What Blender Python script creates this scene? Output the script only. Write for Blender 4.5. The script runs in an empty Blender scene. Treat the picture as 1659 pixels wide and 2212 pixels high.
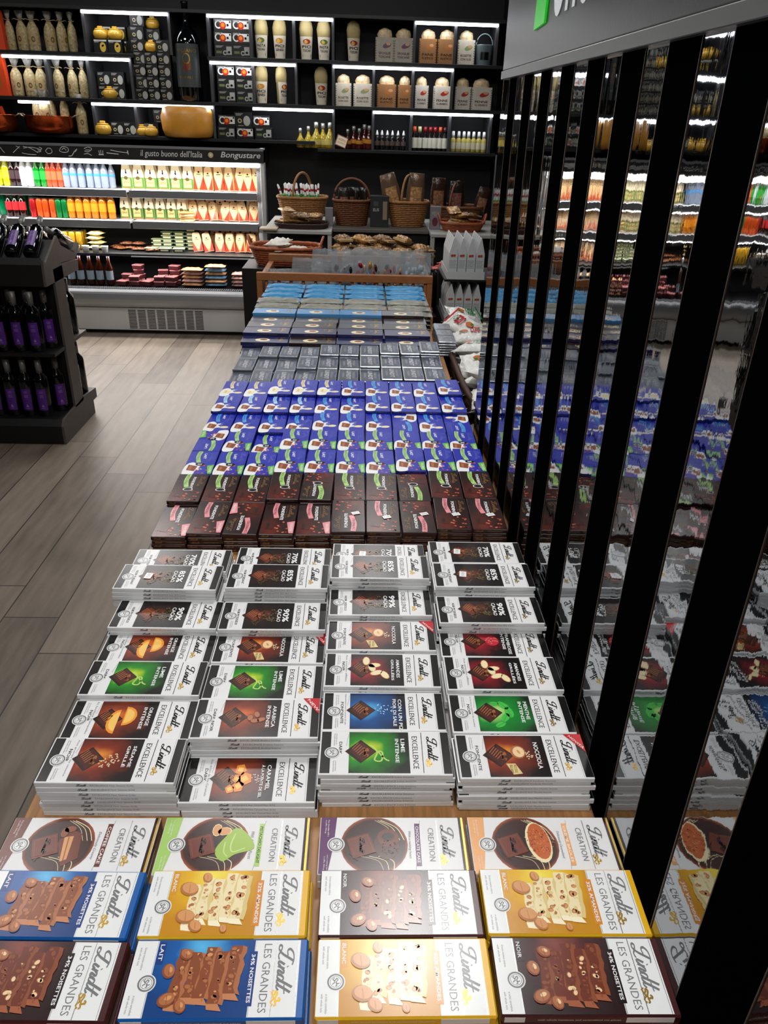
import bpy, math, random
from mathutils import Vector, Matrix
random.seed(7)
S = bpy.context.scene
C = S.collection
PI = math.pi
# ------------------------------------------------------------------ camera
F, CX, CY, EYE = 1650.0, 829.5, 1106.0, Vector((0, 0, 1.60))
_vy = Vector((785-CX, CY-243, -F)); _a = -95.0
_b = -(_a*_vy.x + F*F)/_vy.y
AZ = -Vector((_a, _b, -F)).normalized(); AY = _vy.normalized(); AX = AY.cross(AZ)
ROT = Matrix((AX, AY, AZ))
def ray(px, py): return ROT @ Vector((px-CX, CY-py, -F))
def onz(px, py, z): d = ray(px, py); return EYE + d*((z-EYE.z)/d.z)
def ony(px, py, y): d = ray(px, py); return EYE + d*((y-EYE.y)/d.y)
cam = bpy.data.cameras.new('camera'); camo = bpy.data.objects.new('camera', cam); C.objects.link(camo)
cam.sensor_fit = 'VERTICAL'; cam.sensor_height = 36; cam.lens = F/2212*36; cam.clip_start = .02
camo.matrix_world = Matrix.Translation(EYE) @ ROT.to_4x4()
S.camera = camo
# ------------------------------------------------------------------ exposure, world, area lights
S.view_settings.view_transform = 'Standard'; S.view_settings.look = 'None'
S.view_settings.gamma = 1; S.view_settings.use_curve_mapping = False
S.view_settings.exposure = 0.45
w = bpy.data.worlds.new('shop_ambient'); S.world = w; w.use_nodes = True
w.node_tree.nodes['Background'].inputs[0].default_value = (.75, .8, .9, 1)
w.node_tree.nodes['Background'].inputs[1].default_value = .018
def area(name, loc, sx, sy, power, col=(1, 1, 1), rot=(0, 0, 0), spread=PI):
    l = bpy.data.lights.new(name, 'AREA'); l.shape = 'RECTANGLE'; l.size = sx; l.size_y = sy
    l.energy = power; l.color = col; l.spread = spread
    o = bpy.data.objects.new(name, l); C.objects.link(o); o.location = loc; o.rotation_euler = rot
    return o
CEIL = 2.95
LAMPS = [(.27, 1.86, .34, .34, 23), (-.5, 2.55, .26, .26, 4), (-1.5, 2.2, .5, .5, 4), (-1.5, 4.7, .5, .5, 11), (.1, 4.2, .3, .3, 6),
         (-3.1, 4.6, .5, .5, 5), (-.35, .25, .4, .4, 9), (.1, 5.1, .3, .3, 3), (.1, -1.1, .6, .5, 17)]  # last entry: unseen fill lamp added behind the camera to brighten the stack fronts
for i, (x, y, sx, sy, p) in enumerate(LAMPS):
    area('ceiling_lamp_light', (x, y, CEIL-.035), sx, sy, p, (1, .985, .97))

# ------------------------------------------------------------------ materials
def lin(h):
    if isinstance(h, str):
        h = h.lstrip('#'); v = [int(h[i:i+2], 16)/255 for i in (0, 2, 4)]
    else: v = h
    return tuple((c/12.92 if c <= .04045 else ((c+.055)/1.055)**2.4) for c in v) + (1,)
MATS = {}
def pm(name, col, rough=.5, metal=0, spec=.5, bump=0, bscale=60, noise=0, nscale=20, emis=0, trans=0, alpha=1, coat=0, stretch=None, aniso=0):
    if name in MATS: return MATS[name]
    m = bpy.data.materials.new(name); m.use_nodes = True; nt = m.node_tree; n = nt.nodes; L = nt.links
    b = n['Principled BSDF']; c = lin(col)
    b.inputs['Base Color'].default_value = c; b.inputs['Roughness'].default_value = rough
    b.inputs['Metallic'].default_value = metal; b.inputs['Specular IOR Level'].default_value = spec
    if trans: b.inputs['Transmission Weight'].default_value = trans; b.inputs['IOR'].default_value = 1.45
    if alpha < 1: b.inputs['Alpha'].default_value = alpha
    if coat: b.inputs['Coat Weight'].default_value = coat; b.inputs['Coat Roughness'].default_value = .05
    if emis:
        b.inputs['Emission Color'].default_value = c; b.inputs['Emission Strength'].default_value = emis
    tc = n.new('ShaderNodeTexCoord'); vec = tc.outputs['Object']
    if stretch:
        mp = n.new('ShaderNodeMapping'); mp.inputs['Scale'].default_value = stretch; L.new(vec, mp.inputs[0]); vec = mp.outputs[0]
    if noise:
        t = n.new('ShaderNodeTexNoise'); t.inputs['Scale'].default_value = nscale; t.inputs['Detail'].default_value = 5; L.new(vec, t.inputs['Vector'])
        r = n.new('ShaderNodeValToRGB'); r.color_ramp.elements[0].position = .3; r.color_ramp.elements[1].position = .7
        r.color_ramp.elements[0].color = tuple(x*(1-noise) for x in c[:3])+(1,); r.color_ramp.elements[1].color = tuple(min(1, x*(1+noise)) for x in c[:3])+(1,)
        L.new(t.outputs[0], r.inputs[0]); L.new(r.outputs[0], b.inputs['Base Color'])
    if bump:
        t = n.new('ShaderNodeTexNoise'); t.inputs['Scale'].default_value = bscale; t.inputs['Detail'].default_value = 3; L.new(vec, t.inputs['Vector'])
        bp = n.new('ShaderNodeBump'); bp.inputs['Strength'].default_value = bump; bp.inputs['Distance'].default_value = .01
        L.new(t.outputs[0], bp.inputs['Height']); L.new(bp.outputs[0], b.inputs['Normal'])
    MATS[name] = m; return m
def ink(col, rough=.25): return pm('ink_'+col.strip('#'), col, rough)
def glow(name, c1, c2, c3, cx=.35, cy=.5, rad=.75, asp=1.0, warp=.25, rough=.25, mid=.45):
    """printed radial colour picture background, in the printed panel's own UV"""
    if name in MATS: return MATS[name]
    m = bpy.data.materials.new(name); m.use_nodes = True; nt = m.node_tree; n = nt.nodes; L = nt.links
    b = n['Principled BSDF']; b.inputs['Roughness'].default_value = rough
    tc = n.new('ShaderNodeTexCoord'); mp = n.new('ShaderNodeMapping')
    mp.inputs['Location'].default_value = (-cx*asp, -cy, 0); mp.inputs['Scale'].default_value = (asp, 1, 1)
    L.new(tc.outputs['UV'], mp.inputs[0])
    w_ = n.new('ShaderNodeTexNoise'); w_.inputs['Scale'].default_value = 2.2; L.new(tc.outputs['UV'], w_.inputs['Vector'])
    ln = n.new('ShaderNodeVectorMath'); ln.operation = 'LENGTH'; L.new(mp.outputs[0], ln.inputs[0])
    ma = n.new('ShaderNodeMath'); ma.operation = 'MULTIPLY_ADD'; L.new(w_.outputs[0], ma.inputs[0]); ma.inputs[1].default_value = -warp*2
    L.new(ln.outputs['Value'], ma.inputs[2])
    ad = n.new('ShaderNodeMath'); ad.operation = 'ADD'; ad.inputs[1].default_value = warp; L.new(ma.outputs[0], ad.inputs[0])
    dv = n.new('ShaderNodeMath'); dv.operation = 'DIVIDE'; dv.inputs[1].default_value = rad; L.new(ad.outputs[0], dv.inputs[0])
    r = n.new('ShaderNodeValToRGB'); e = r.color_ramp.elements
    e[0].color = lin(c1); e[1].color = lin(c3); e[1].position = 1; k = e.new(mid); k.color = lin(c2)
    L.new(dv.outputs[0], r.inputs[0]); L.new(r.outputs[0], b.inputs['Base Color'])
    MATS[name] = m; return m

# ------------------------------------------------------------------ mesh building
class MB:
    def __init__(s): s.v = []; s.f = []; s.m = []; s.sm = []; s.mats = []; s.uv = {}
    def mi(s, m):
        if m not in s.mats: s.mats.append(m)
        return s.mats.index(m)
    def add(s, vs, fs, m, smooth=False, uvs=None):
        o = len(s.v); s.v += [tuple(x) for x in vs]; k = s.mi(m)
        for i, f in enumerate(fs):
            if uvs: s.uv[len(s.f)] = uvs[i]
            s.f.append([o+j for j in f]); s.m.append(k); s.sm.append(smooth)
        return s
    def box(s, x0, x1, y0, y1, z0, z1, m, b=0, M=None):
        if x0 > x1: x0, x1 = x1, x0
        if y0 > y1: y0, y1 = y1, y0
        if z0 > z1: z0, z1 = z1, z0
        if not b:
            vs = [(x, y, z) for z in (z0, z1) for y in (y0, y1) for x in (x0, x1)]
            fs = [(0, 2, 3, 1), (4, 5, 7, 6), (0, 1, 5, 4), (2, 6, 7, 3), (0, 4, 6, 2), (1, 3, 7, 5)]
        else:
            b = min(b, (x1-x0)*.45, (y1-y0)*.45, (z1-z0)*.45)
            vs = []; idx = {}
            lo = (x0, y0, z0); hi = (x1, y1, z1)
            for cz in (0, 1):
                for cy in (0, 1):
                    for cx in (0, 1):
                        c = (cx, cy, cz)
                        for ax in range(3):
                            p = [(hi[i]-b if c[i] else lo[i]+b) for i in range(3)]
                            p[ax] = hi[ax] if c[ax] else lo[ax]
                            idx[(c, ax)] = len(vs); vs.append(tuple(p))
            fs = []
            for ax in range(3):
                u, w_ = [(1, 2), (2, 0), (0, 1)][ax]
                for sd in (0, 1):
                    q = []
                    for a_, b_ in ((0, 0), (1, 0), (1, 1), (0, 1)):
                        c = [0, 0, 0]; c[ax] = sd; c[u] = a_; c[w_] = b_; q.append(idx[(tuple(c), ax)])
                    fs.append(q if sd else q[::-1])
            for ax in range(3):
                u, w_ = [(1, 2), (2, 0), (0, 1)][ax]
                for a_ in (0, 1):
                    for b_ in (0, 1):
                        c0 = [0, 0, 0]; c1 = [0, 0, 0]; c1[ax] = 1
                        for c in (c0, c1): c[u] = a_; c[w_] = b_
                        q = [idx[(tuple(c0), u)], idx[(tuple(c1), u)], idx[(tuple(c1), w_)], idx[(tuple(c0), w_)]]
                        fs.append(q if (a_ ^ b_) else q[::-1])
            for cz in (0, 1):
                for cy in (0, 1):
                    for cx in (0, 1):
                        c = (cx, cy, cz); q = [idx[(c, i)] for i in range(3)]
                        fs.append(q if (cx+cy+cz) % 2 else q[::-1])
        if M is not None: vs = [M @ Vector(p) for p in vs]
        return s.add(vs, fs, m)
    def lathe(s, prof, m, seg=16, c=(0, 0, 0), sx=1, sy=1, M=None, smooth=True, wob=None):
        vs = []
        for j, (r, z) in enumerate(prof):
            for i in range(seg):
                a = 2*PI*i/seg; k = 1 if wob is None else wob(j, a)
                vs.append(Vector((c[0]+r*k*sx*math.cos(a), c[1]+r*k*sy*math.sin(a), c[2]+z)))
        fs = []
        for j in range(len(prof)-1):
            for i in range(seg):
                fs.append((j*seg+i, j*seg+(i+1) % seg, (j+1)*seg+(i+1) % seg, (j+1)*seg+i))
        if prof[0][0] > 1e-5: fs.append(list(range(seg))[::-1])
        if prof[-1][0] > 1e-5: fs.append([(len(prof)-1)*seg+i for i in range(seg)])
        if M is not None: vs = [M @ p for p in vs]
        return s.add(vs, fs, m, smooth)
    def tube(s, pts, r, m, seg=6, closed=False, smooth=True):
        P = [Vector(p) for p in pts]; n = len(P); vs = []
        up0 = None
        for i in range(n):
            if closed: t = P[(i+1) % n]-P[i-1]
            else: t = P[min(i+1, n-1)]-P[max(i-1, 0)]
            t = t.normalized() if t.length > 1e-9 else Vector((0, 0, 1))
            if up0 is None or abs(up0.dot(t)) > .97: up0 = Vector((0, 0, 1)) if abs(t.z) < .9 else Vector((1, 0, 0))
            a = t.cross(up0).normalized(); b_ = t.cross(a).normalized()
            rr = r[i] if isinstance(r, (list, tuple)) else r
            for k in range(seg):
                an = 2*PI*k/seg; vs.append(P[i]+a*(rr*math.cos(an))+b_*(rr*math.sin(an)))
        fs = []
        for i in range(n if closed else n-1):
            j = (i+1) % n
            for k in range(seg):
                fs.append((i*seg+k, i*seg+(k+1) % seg, j*seg+(k+1) % seg, j*seg+k))
        if not closed: fs.append(list(range(seg))[::-1]); fs.append([(n-1)*seg+k for k in range(seg)])
        return s.add(vs, fs, m, smooth)
    def prism(s, pts, ax, lo, hi, m):
        """extrude 2D outline along axis; pts in the two other axes"""
        def P(p, t):
            return {'x': (t, p[0], p[1]), 'y': (p[0], t, p[1]), 'z': (p[0], p[1], t)}[ax]
        n = len(pts); vs = [P(p, lo) for p in pts]+[P(p, hi) for p in pts]
        fs = [list(range(n))[::-1], list(range(n, 2*n))]+[(i, (i+1) % n, n+(i+1) % n, n+i) for i in range(n)]
        return s.add(vs, fs, m)
    def mesh(s, name):
        me = bpy.data.meshes.new(name); me.from_pydata(s.v, [], s.f)
        for m in s.mats: me.materials.append(m)
        me.polygons.foreach_set('material_index', s.m); me.polygons.foreach_set('use_smooth', s.sm)
        if s.uv:
            ul = me.uv_layers.new(name='UVMap').data
            for i, uvs in s.uv.items():
                for k, li in enumerate(me.polygons[i].loop_indices): ul[li].uv = uvs[k]
        me.update(); return me
    def build(s, name, parent=None, loc=(0, 0, 0), rz=0, rot=None):
        o = bpy.data.objects.new(name, s.mesh(name)); C.objects.link(o)
        if parent: o.parent = parent
        o.location = loc; o.rotation_euler = rot if rot else (0, 0, rz)
        return o
def tag(o, label=None, cat=None, group=None, kind=None):
    if label: o['label'] = label
    if cat: o['category'] = cat
    if group: o['group'] = group
    if kind: o['kind'] = kind
    return o
def empty(name, loc=(0, 0, 0), rz=0, rot=None):
    o = bpy.data.objects.new(name, None); C.objects.link(o); o.location = loc; o.rotation_euler = rot if rot else (0, 0, rz); o.empty_display_size = .05
    return o
def kids(o): return [c for c in ALLKIDS.get(o.name, [])]
ALLKIDS = {}
def child(root, o):
    o.parent = root; ALLKIDS.setdefault(root.name, []).append(o); return o
def copy_tree(o, loc, rz=0, rot=None, scale=None, parent=None):
    c = o.copy(); C.objects.link(c)
    if parent: c.parent = parent; ALLKIDS.setdefault(parent.name, []).append(c)
    c.location = loc; c.rotation_euler = rot if rot else (0, 0, rz)
    if scale: c.scale = scale if isinstance(scale, (tuple, list)) else (scale,)*3
    for k in ('label', 'group'):
        if k in c and not parent: del c[k]
    for ch in kids(o):
        copy_tree(ch, ch.location, rot=tuple(ch.rotation_euler), parent=c)
    return c
class Proto:
    """first use moves the built thing itself, later uses copy it"""
    def __init__(s, root, cat, group=None): s.r = root; s.used = False; s.cat = cat; s.group = group
    def put(s, loc, label, rz=0, rot=None, scale=None, group=None):
        if not s.used:
            s.used = True; o = s.r; o.location = loc; o.rotation_euler = rot if rot else (0, 0, rz)
            if scale: o.scale = scale if isinstance(scale, (tuple, list)) else (scale,)*3
        else: o = copy_tree(s.r, loc, rz, rot, scale)
        return tag(o, label, s.cat, group or s.group)
ORD = ['topmost', 'second from top', 'third from top', 'fourth from top', 'fifth from top', 'sixth from top', 'seventh from top', 'eighth from top', 'ninth from top', 'tenth from top', 'eleventh from top', 'twelfth from top']
NTH = ['leftmost', 'second', 'third', 'fourth', 'fifth', 'sixth', 'seventh', 'eighth', 'ninth', 'tenth', 'eleventh', 'twelfth', 'thirteenth', 'fourteenth', 'fifteenth', 'sixteenth']

# ------------------------------------------------------------------ lettering and printed pictures
_T = {}
def text2d(body, shear=0, bold=0):
    k = (body, shear, bold)
    if k in _T: return _T[k]
    cu = bpy.data.curves.new('lettering', 'FONT'); cu.body = body; cu.size = 1; cu.shear = shear; cu.offset = bold; cu.resolution_u = 5 if body == 'one' else 2
    ob = bpy.data.objects.new('lettering', cu); C.objects.link(ob)
    bpy.context.view_layer.update()
    me = ob.evaluated_get(bpy.context.evaluated_depsgraph_get()).to_mesh()
    vs = [(v.co.x, v.co.y) for v in me.vertices]; fs = [list(p.vertices) for p in me.polygons]
    ob.evaluated_get(bpy.context.evaluated_depsgraph_get()).to_mesh_clear()
    bpy.data.objects.remove(ob); bpy.data.curves.remove(cu)
    if not vs: vs = [(0, 0)]; fs = []
    x0 = min(p[0] for p in vs); x1 = max(p[0] for p in vs); y0 = min(p[1] for p in vs); y1 = max(p[1] for p in vs)
    W = max(x1-x0, 1e-6); H = max(y1-y0, 1e-6)
    vs = [((p[0]-x0)/W, (p[1]-y0)/H) for p in vs]
    _T[k] = (vs, fs, W/H); return _T[k]
def smooth_line(P, n=6, closed=False):
    out = []; N = len(P)
    for i in range(N if closed else N-1):
        p0 = P[i-1] if (i or closed) else P[0]; p1 = P[i]; p2 = P[(i+1) % N]; p3 = P[(i+2) % N] if (closed or i+2 < N) else P[-1]
        for k in range(n):
            t = k/n
            out.append(tuple(.5*((2*p1[j])+(-p0[j]+p2[j])*t+(2*p0[j]-5*p1[j]+4*p2[j]-p3[j])*t*t+(-p0[j]+3*p1[j]-3*p2[j]+p3[j])*t**3) for j in (0, 1)))
    if not closed: out.append(P[-1])
    return out
SCRIPT = [[(2.5, 2.7), (1.5, 2.5), (1.1, 3.2), (1.9, 4.1), (3.2, 4.35), (4.4, 4.0)], [(3.5, 4.2), (2.9, 2.9), (2.1, 1.2), (1.1, .1), (.3, .3), (.6, .9), (1.4, .7), (2.4, .1), (3.3, .4)],
          [(4.3, 2.0), (3.7, .6), (4.0, .2), (4.6, .9)], [(4.65, 2.75), (4.8, 2.95)], [(5.2, 2.0), (4.55, .2)], [(4.9, 1.1), (5.6, 1.95), (6.0, 1.7), (5.5, .5), (5.8, .2), (6.3, .8)],
          [(7.6, 1.6), (7.0, 1.95), (6.4, 1.1), (6.4, .35), (6.9, .3), (7.5, 1.2)], [(8.8, 4.4), (8.0, 2.4), (7.4, .6), (7.7, .2), (8.3, .8)], [(9.8, 4.0), (9.0, 2.2), (8.4, .6), (8.7, .2), (9.4, .8)], [(8.3, 2.25), (10.1, 2.45)]]
DRAGON = [[(.2, .1), (1.0, .5), (.8, 1.2), (.2, 1.4), (.5, 2.0), (1.2, 1.8)], [(1.0, .6), (1.8, .9), (2.2, .3), (2.7, .1)], [(1.2, 1.7), (1.9, 1.4), (2.3, 2.0), (2.0, 2.6)], [(2.2, 1.4), (3.0, 1.7), (3.2, 1.1)],
          [(.2, .8), (.0, .4)], [(1.5, 2.4), (1.9, 3.0), (2.4, 2.6)], [(2.8, .6), (3.3, .4)]]
class Art:
    def __init__(s, W, H): s.W = W; s.H = H; s.it = []; s.L = 1
    def poly(s, pts, m, layer=None, uv=None):
        s.it.append(([tuple(p) for p in pts], [list(range(len(pts)))], m, layer or s.L, [uv] if uv else None)); return s
    def rect(s, u0, v0, u1, v1, m, layer=None, uv=True):
        return s.poly([(u0, v0), (u1, v0), (u1, v1), (u0, v1)], m, layer, [(v0-v0, 0), (0, 1), (1, 1), (1, 0)] if uv else None)
    def panel(s, u0, v0, u1, v1, m, layer=None):   # UV: x along v, y along u
        return s.poly([(u0, v0), (u1, v0), (u1, v1), (u0, v1)], m, layer, [(0, 0), (0, 1), (1, 1), (1, 0)])
    def ell(s, u, v, ru, rv, m, layer=None, ang=0, n=14):
        ca, sa = math.cos(ang), math.sin(ang)
        return s.poly([(u+ru*math.cos(2*PI*i/n)*ca-rv*math.sin(2*PI*i/n)*sa, v+ru*math.cos(2*PI*i/n)*sa+rv*math.sin(2*PI*i/n)*ca) for i in range(n)], m, layer)
    def ring(s, u, v, r0, r1, m, layer=None, n=24):
        vs = [(u+r*math.cos(2*PI*i/n), v+r*math.sin(2*PI*i/n)) for r in (r0, r1) for i in range(n)]
        s.it.append((vs, [(i, (i+1) % n, n+(i+1) % n, n+i) for i in range(n)], m, layer or s.L, None)); return s
    def stroke(s, pts, wd, m, layer=None, n=5, calli=0, closed=False):
        P = smooth_line(pts, n, closed); N = len(P); vs = []
        for i, p in enumerate(P):
            a = P[max(i-1, 0)]; b = P[min(i+1, N-1)]; dx, dy = b[0]-a[0], b[1]-a[1]; l = math.hypot(dx, dy) or 1
            k = wd/2
            if calli: k *= (1-calli)+calli*2*abs(dy/l)**1.5
            nx, ny = -dy/l*k, dx/l*k
            vs += [(p[0]+nx, p[1]+ny), (p[0]-nx, p[1]-ny)]
        s.it.append((vs, [(2*i, 2*i+1, 2*i+3, 2*i+2) for i in range(N-1)], m, layer or s.L, None)); return s
    def text(s, body, u0, v0, u1, v1, m, layer=None, shear=0, bold=0, rot=0):
        """fit the words into the box; rot=1: read upwards, rot=-1: read downwards"""
        vs, fs, asp = text2d(body, shear, bold)
        if rot == 0: P = [(u0+(u1-u0)*x, v0+(v1-v0)*y) for x, y in vs]
        elif rot == 1: P = [(u1-(u1-u0)*y, v0+(v1-v0)*x) for x, y in vs]
        else: P = [(u0+(u1-u0)*y, v1-(v1-v0)*x) for x, y in vs]
        s.it.append((P, fs, m, layer or s.L, None)); return s
    def script(s, u0, v0, u1, v1, m, wd=.5, layer=None, dragon=None):
        sx = (u1-u0)/10.2; sy = (v1-v0)/4.5
        for st in SCRIPT:
            P = [(u0+x*sx, v0+y*sy) for x, y in st]
            s.stroke(P, wd*sx, m, layer, 4, .45)
        if dragon:
            for st in DRAGON: s.stroke([(u0+(9.4+x*.9)*sx, v0-sy*.9+y*.8*sy) for x, y in st], wd*sx*.9, dragon, layer, 3)
        return s
    def seal(s, u, v, r, m, bg=None):
        if bg: s.ell(u, v, r*1.12, r*1.12, bg, 4, n=24)
        s.ring(u, v, r*.8, r, m, 5); s.ring(u, v, r*.62, r*.68, m, 5)
        for st in DRAGON[:5]: s.stroke([(u+(x-1.6)*r*.3, v+(y-1.2)*r*.32) for x, y in st], r*.12, m, 5, 3)
        return s
    def onto(s, mb, fn, eps=.00012, flip=False):
        for vs, fs, m, L, uv in s.it:
            mb.add([fn(p[0], p[1], eps*L) for p in vs], [f[::-1] if flip else f for f in fs], m, False, uv)
def lie(W, H, top):      # design right -> -Y, design up -> +X, facing up
    return lambda u, v, e: (v-H/2, W/2-u, top+e)
def front(W, H, y, x0=0, z0=0):   # upright, facing -Y
    return lambda u, v, e: (x0+u-W/2, y-e, z0+v)
WHITE = ink('#eceeee'); BLACK = ink('#0c0a0b'); GREYT = ink('#77797c'); GOLD = pm('gold_foil', '#c9a34a', .3, .9); SILV = pm('silver_foil', '#c9ccd0', .25, .9)
DKBR = ink('#2a120c'); CHOC = ink('#4a1c10'); CHOC2 = ink('#6d2e1c'); MILK = ink('#8a4a2c'); MILK2 = ink('#b06d45'); NUT = ink('#d99a62'); NUTL = ink('#f0cf9f'); CREAM = ink('#f1e2b4'); CREAM2 = ink('#e0c988')
RED = ink('#c4222b')
# ------------------------------------------------------------------ the room
def floor_mat():
    m = bpy.data.materials.new('plank_tile_floor'); m.use_nodes = True; nt = m.node_tree; n = nt.nodes; L = nt.links; b = n['Principled BSDF']
    tc = n.new('ShaderNodeTexCoord'); sp = n.new('ShaderNodeSeparateXYZ'); L.new(tc.outputs['Object'], sp.inputs[0])
    def M(op, a, b_=None, c=None):
        k = n.new('ShaderNodeMath'); k.operation = op
        for i, v in enumerate((a, b_, c)):
            if v is None: continue
            if isinstance(v, (int, float)): k.inputs[i].default_value = v
            else: L.new(v, k.inputs[i])
        return k.outputs[0]
    x = M('DIVIDE', M('ADD', sp.outputs[0], 1.045), .192); row = M('FLOOR', x); fx = M('FRACT', x)
    y = M('DIVIDE', M('ADD', sp.outputs[1], M('MULTIPLY', row, .2)), 1.2); y = M('ADD', y, -.0257-1.667); col = M('FLOOR', y); fy = M('FRACT', y)
    ex = M('MULTIPLY', M('MINIMUM', fx, M('SUBTRACT', 1, fx)), .192); ey = M('MULTIPLY', M('MINIMUM', fy, M('SUBTRACT', 1, fy)), 1.2)
    g = M('LESS_THAN', M('MINIMUM', ex, ey), .0022)
    cb = n.new('ShaderNodeCombineXYZ'); L.new(row, cb.inputs[0]); L.new(col, cb.inputs[1])
    wn = n.new('ShaderNodeTexWhiteNoise'); L.new(cb.outputs[0], wn.inputs[0])
    mp = n.new('ShaderNodeMapping'); mp.inputs['Scale'].default_value = (9, 1.3, 1); L.new(tc.outputs['Object'], mp.inputs[0])
    ns = n.new('ShaderNodeTexNoise'); ns.inputs['Scale'].default_value = 3; ns.inputs['Detail'].default_value = 6; L.new(mp.outputs[0], ns.inputs['Vector'])
    v = M('MULTIPLY_ADD', wn.outputs[0], .35, M('MULTIPLY', ns.outputs[0], .6))
    r = n.new('ShaderNodeValToRGB'); r.color_ramp.elements[0].color = lin('#453b33'); r.color_ramp.elements[1].color = lin('#9a8c7d'); r.color_ramp.elements[0].position = .1; r.color_ramp.elements[1].position = .85
    L.new(v, r.inputs[0]); mx = n.new('ShaderNodeMix'); mx.data_type = 'RGBA'; L.new(g, mx.inputs[0]); L.new(r.outputs[0], mx.inputs[6]); mx.inputs[7].default_value = lin('#241f1c')
    L.new(mx.outputs[2], b.inputs['Base Color']); b.inputs['Roughness'].default_value = .42
    bp = n.new('ShaderNodeBump'); bp.inputs['Strength'].default_value = .3; bp.inputs['Distance'].default_value = .002; L.new(M('SUBTRACT', 1, g), bp.inputs['Height']); L.new(bp.outputs[0], b.inputs['Normal'])
    return m
wallm = pm('wall_black_paint', '#0b0b0c', .7); ceilm = pm('ceiling_black_paint', '#101010', .85)
def st(name, mb): return tag(mb.build(name), kind='structure')
XL, XR, YN, YB = -4.6, 2.6, -2.6, 6.78
st('floor', MB().box(XL, XR, YN, YB, -.05, 0, floor_mat())); st('ceiling', MB().box(XL, XR, YN, YB, CEIL, CEIL+.05, ceilm))
st('wall_back', MB().box(XL-.1, XR+.1, YB, YB+.1, 0, CEIL, wallm)); st('wall_left', MB().box(XL-.1, XL, YN, YB, 0, CEIL, wallm))
st('wall_right', MB().box(XR, XR+.1, YN, YB, 0, CEIL, wallm)); st('wall_near', MB().box(XL-.1, XR+.1, YN-.1, YN, 0, CEIL, wallm))
alu = pm('brushed_steel', '#a9abae', .35, .8); LAMPM = pm('lamp_diffuser_glow', '#fff8f0', .5, emis=3)
for i, (x, y, sx, sy, p) in enumerate(LAMPS):
    r = empty('ceiling_lamp', (x, y, CEIL)); tag(r, ['square ceiling lamp above the mirrored wall', 'small ceiling lamp above the middle of the table', 'ceiling lamp over the aisle, nearer one', 'ceiling lamp over the aisle beside the chilled cabinet', 'ceiling lamp above the far end of the table', 'ceiling lamp over the chilled drinks at far left', 'ceiling lamp over the nearest bars', 'small ceiling lamp above the wicker baskets', 'wide added fill lamp behind the photographer'][i], 'ceiling lamp', 'square ceiling lamps')
    m_ = MB(); h = .012
    for a_, b_, c_, d_ in ((-sx/2-h, sx/2+h, -sy/2-h, -sy/2), (-sx/2-h, sx/2+h, sy/2, sy/2+h), (-sx/2-h, -sx/2, -sy/2, sy/2), (sx/2, sx/2+h, -sy/2, sy/2)): m_.box(a_, b_, c_, d_, -.03, 0, alu)
    child(r, m_.build('lamp_frame')); m_ = MB(); m_.box(-sx/2, sx/2, -sy/2, sy/2, -.02, -.004, LAMPM); child(r, m_.build('diffuser'))
# mirrored partition with black slats
def mirror_mat():
    m = bpy.data.materials.new('dark_tinted_mirror'); m.use_nodes = True; nt = m.node_tree; n = nt.nodes; L = nt.links; b = n['Principled BSDF']
    b.inputs['Base Color'].default_value = (.27, .285, .30, 1); b.inputs['Metallic'].default_value = 1; b.inputs['Roughness'].default_value = .02
    tc = n.new('ShaderNodeTexCoord'); mp = n.new('ShaderNodeMapping'); mp.inputs['Scale'].default_value = (1, 1, .35); L.new(tc.outputs['Object'], mp.inputs[0])
    t = n.new('ShaderNodeTexNoise'); t.inputs['Scale'].default_value = 28; t.inputs['Detail'].default_value = 1.5; L.new(mp.outputs[0], t.inputs['Vector'])
    t2 = n.new('ShaderNodeTexNoise'); t2.inputs['Scale'].default_value = 240; L.new(mp.outputs[0], t2.inputs['Vector'])
    ad = n.new('ShaderNodeMath'); ad.operation = 'MULTIPLY_ADD'; L.new(t2.outputs[0], ad.inputs[0]); ad.inputs[1].default_value = .055; L.new(t.outputs[0], ad.inputs[2])
    bp = n.new('ShaderNodeBump'); bp.inputs['Strength'].default_value = .075; bp.inputs['Distance'].default_value = .004; L.new(ad.outputs[0], bp.inputs['Height']); L.new(bp.outputs[0], b.inputs['Normal'])
    return m
MIR = mirror_mat(); gloss = pm('slat_gloss_black', '#040506', .3, 0, 0); edgem = pm('slat_edge_brown', '#3a2c24', .4)
MX = .318
pw = empty('mirror_partition', (MX, .6, 0)); tag(pw, 'black partition of dark mirror strips at the table\'s right side', 'partition')
m_ = MB(); m_.box(.012, .16, -1.6, 1.395, 0, CEIL-.02, wallm, .002); child(pw, m_.build('partition_body'))
ys = [f_-.088 for f_ in (1.896, 1.728, 1.568, 1.41, 1.247, 1.085, .922, .762, .60, .437, .275, .113, -.049, -.211, -.373)]
for y, y0 in zip([1.992]+ys[:-1], [f_+.088 for f_ in ys]):
    m_ = MB(); m_.box(.0004, .0118, y0+.0005-.6, y-.0005-.6, .02, 1.70, MIR); child(pw, m_.build('mirror_strip'))
for k, y in enumerate(ys):
    m_ = MB(); m_.box(-.0004, .0118, y-.6, y+.088-.6, .02, 1.70, gloss); m_.box(-.0006, .0005, y-.6-.0009, y-.6+.0004, .02, 1.70, edgem); m_.box(-.0006, .0005, y+.088-.6-.0004, y+.088-.6+.0009, .02, 1.70, edgem)
    child(pw, tag(m_.build('slat'), 'glossy black upright slat'))
sg = pm('header_brushed_metal', '#50504e', .33, .75, bump=.03, bscale=200); sg2 = pm('header_lip_metal', '#6c6e6c', .4, .6)
hd = empty('header_sign', (.31, .6, 1.69)); tag(hd, 'brushed metal shop header with green mark above the mirror strips', 'sign')
m_ = MB(); m_.box(0, .19, -1.55, 1.36, 0, .62, sg, .002); child(hd, m_.build('fascia'))
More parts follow.
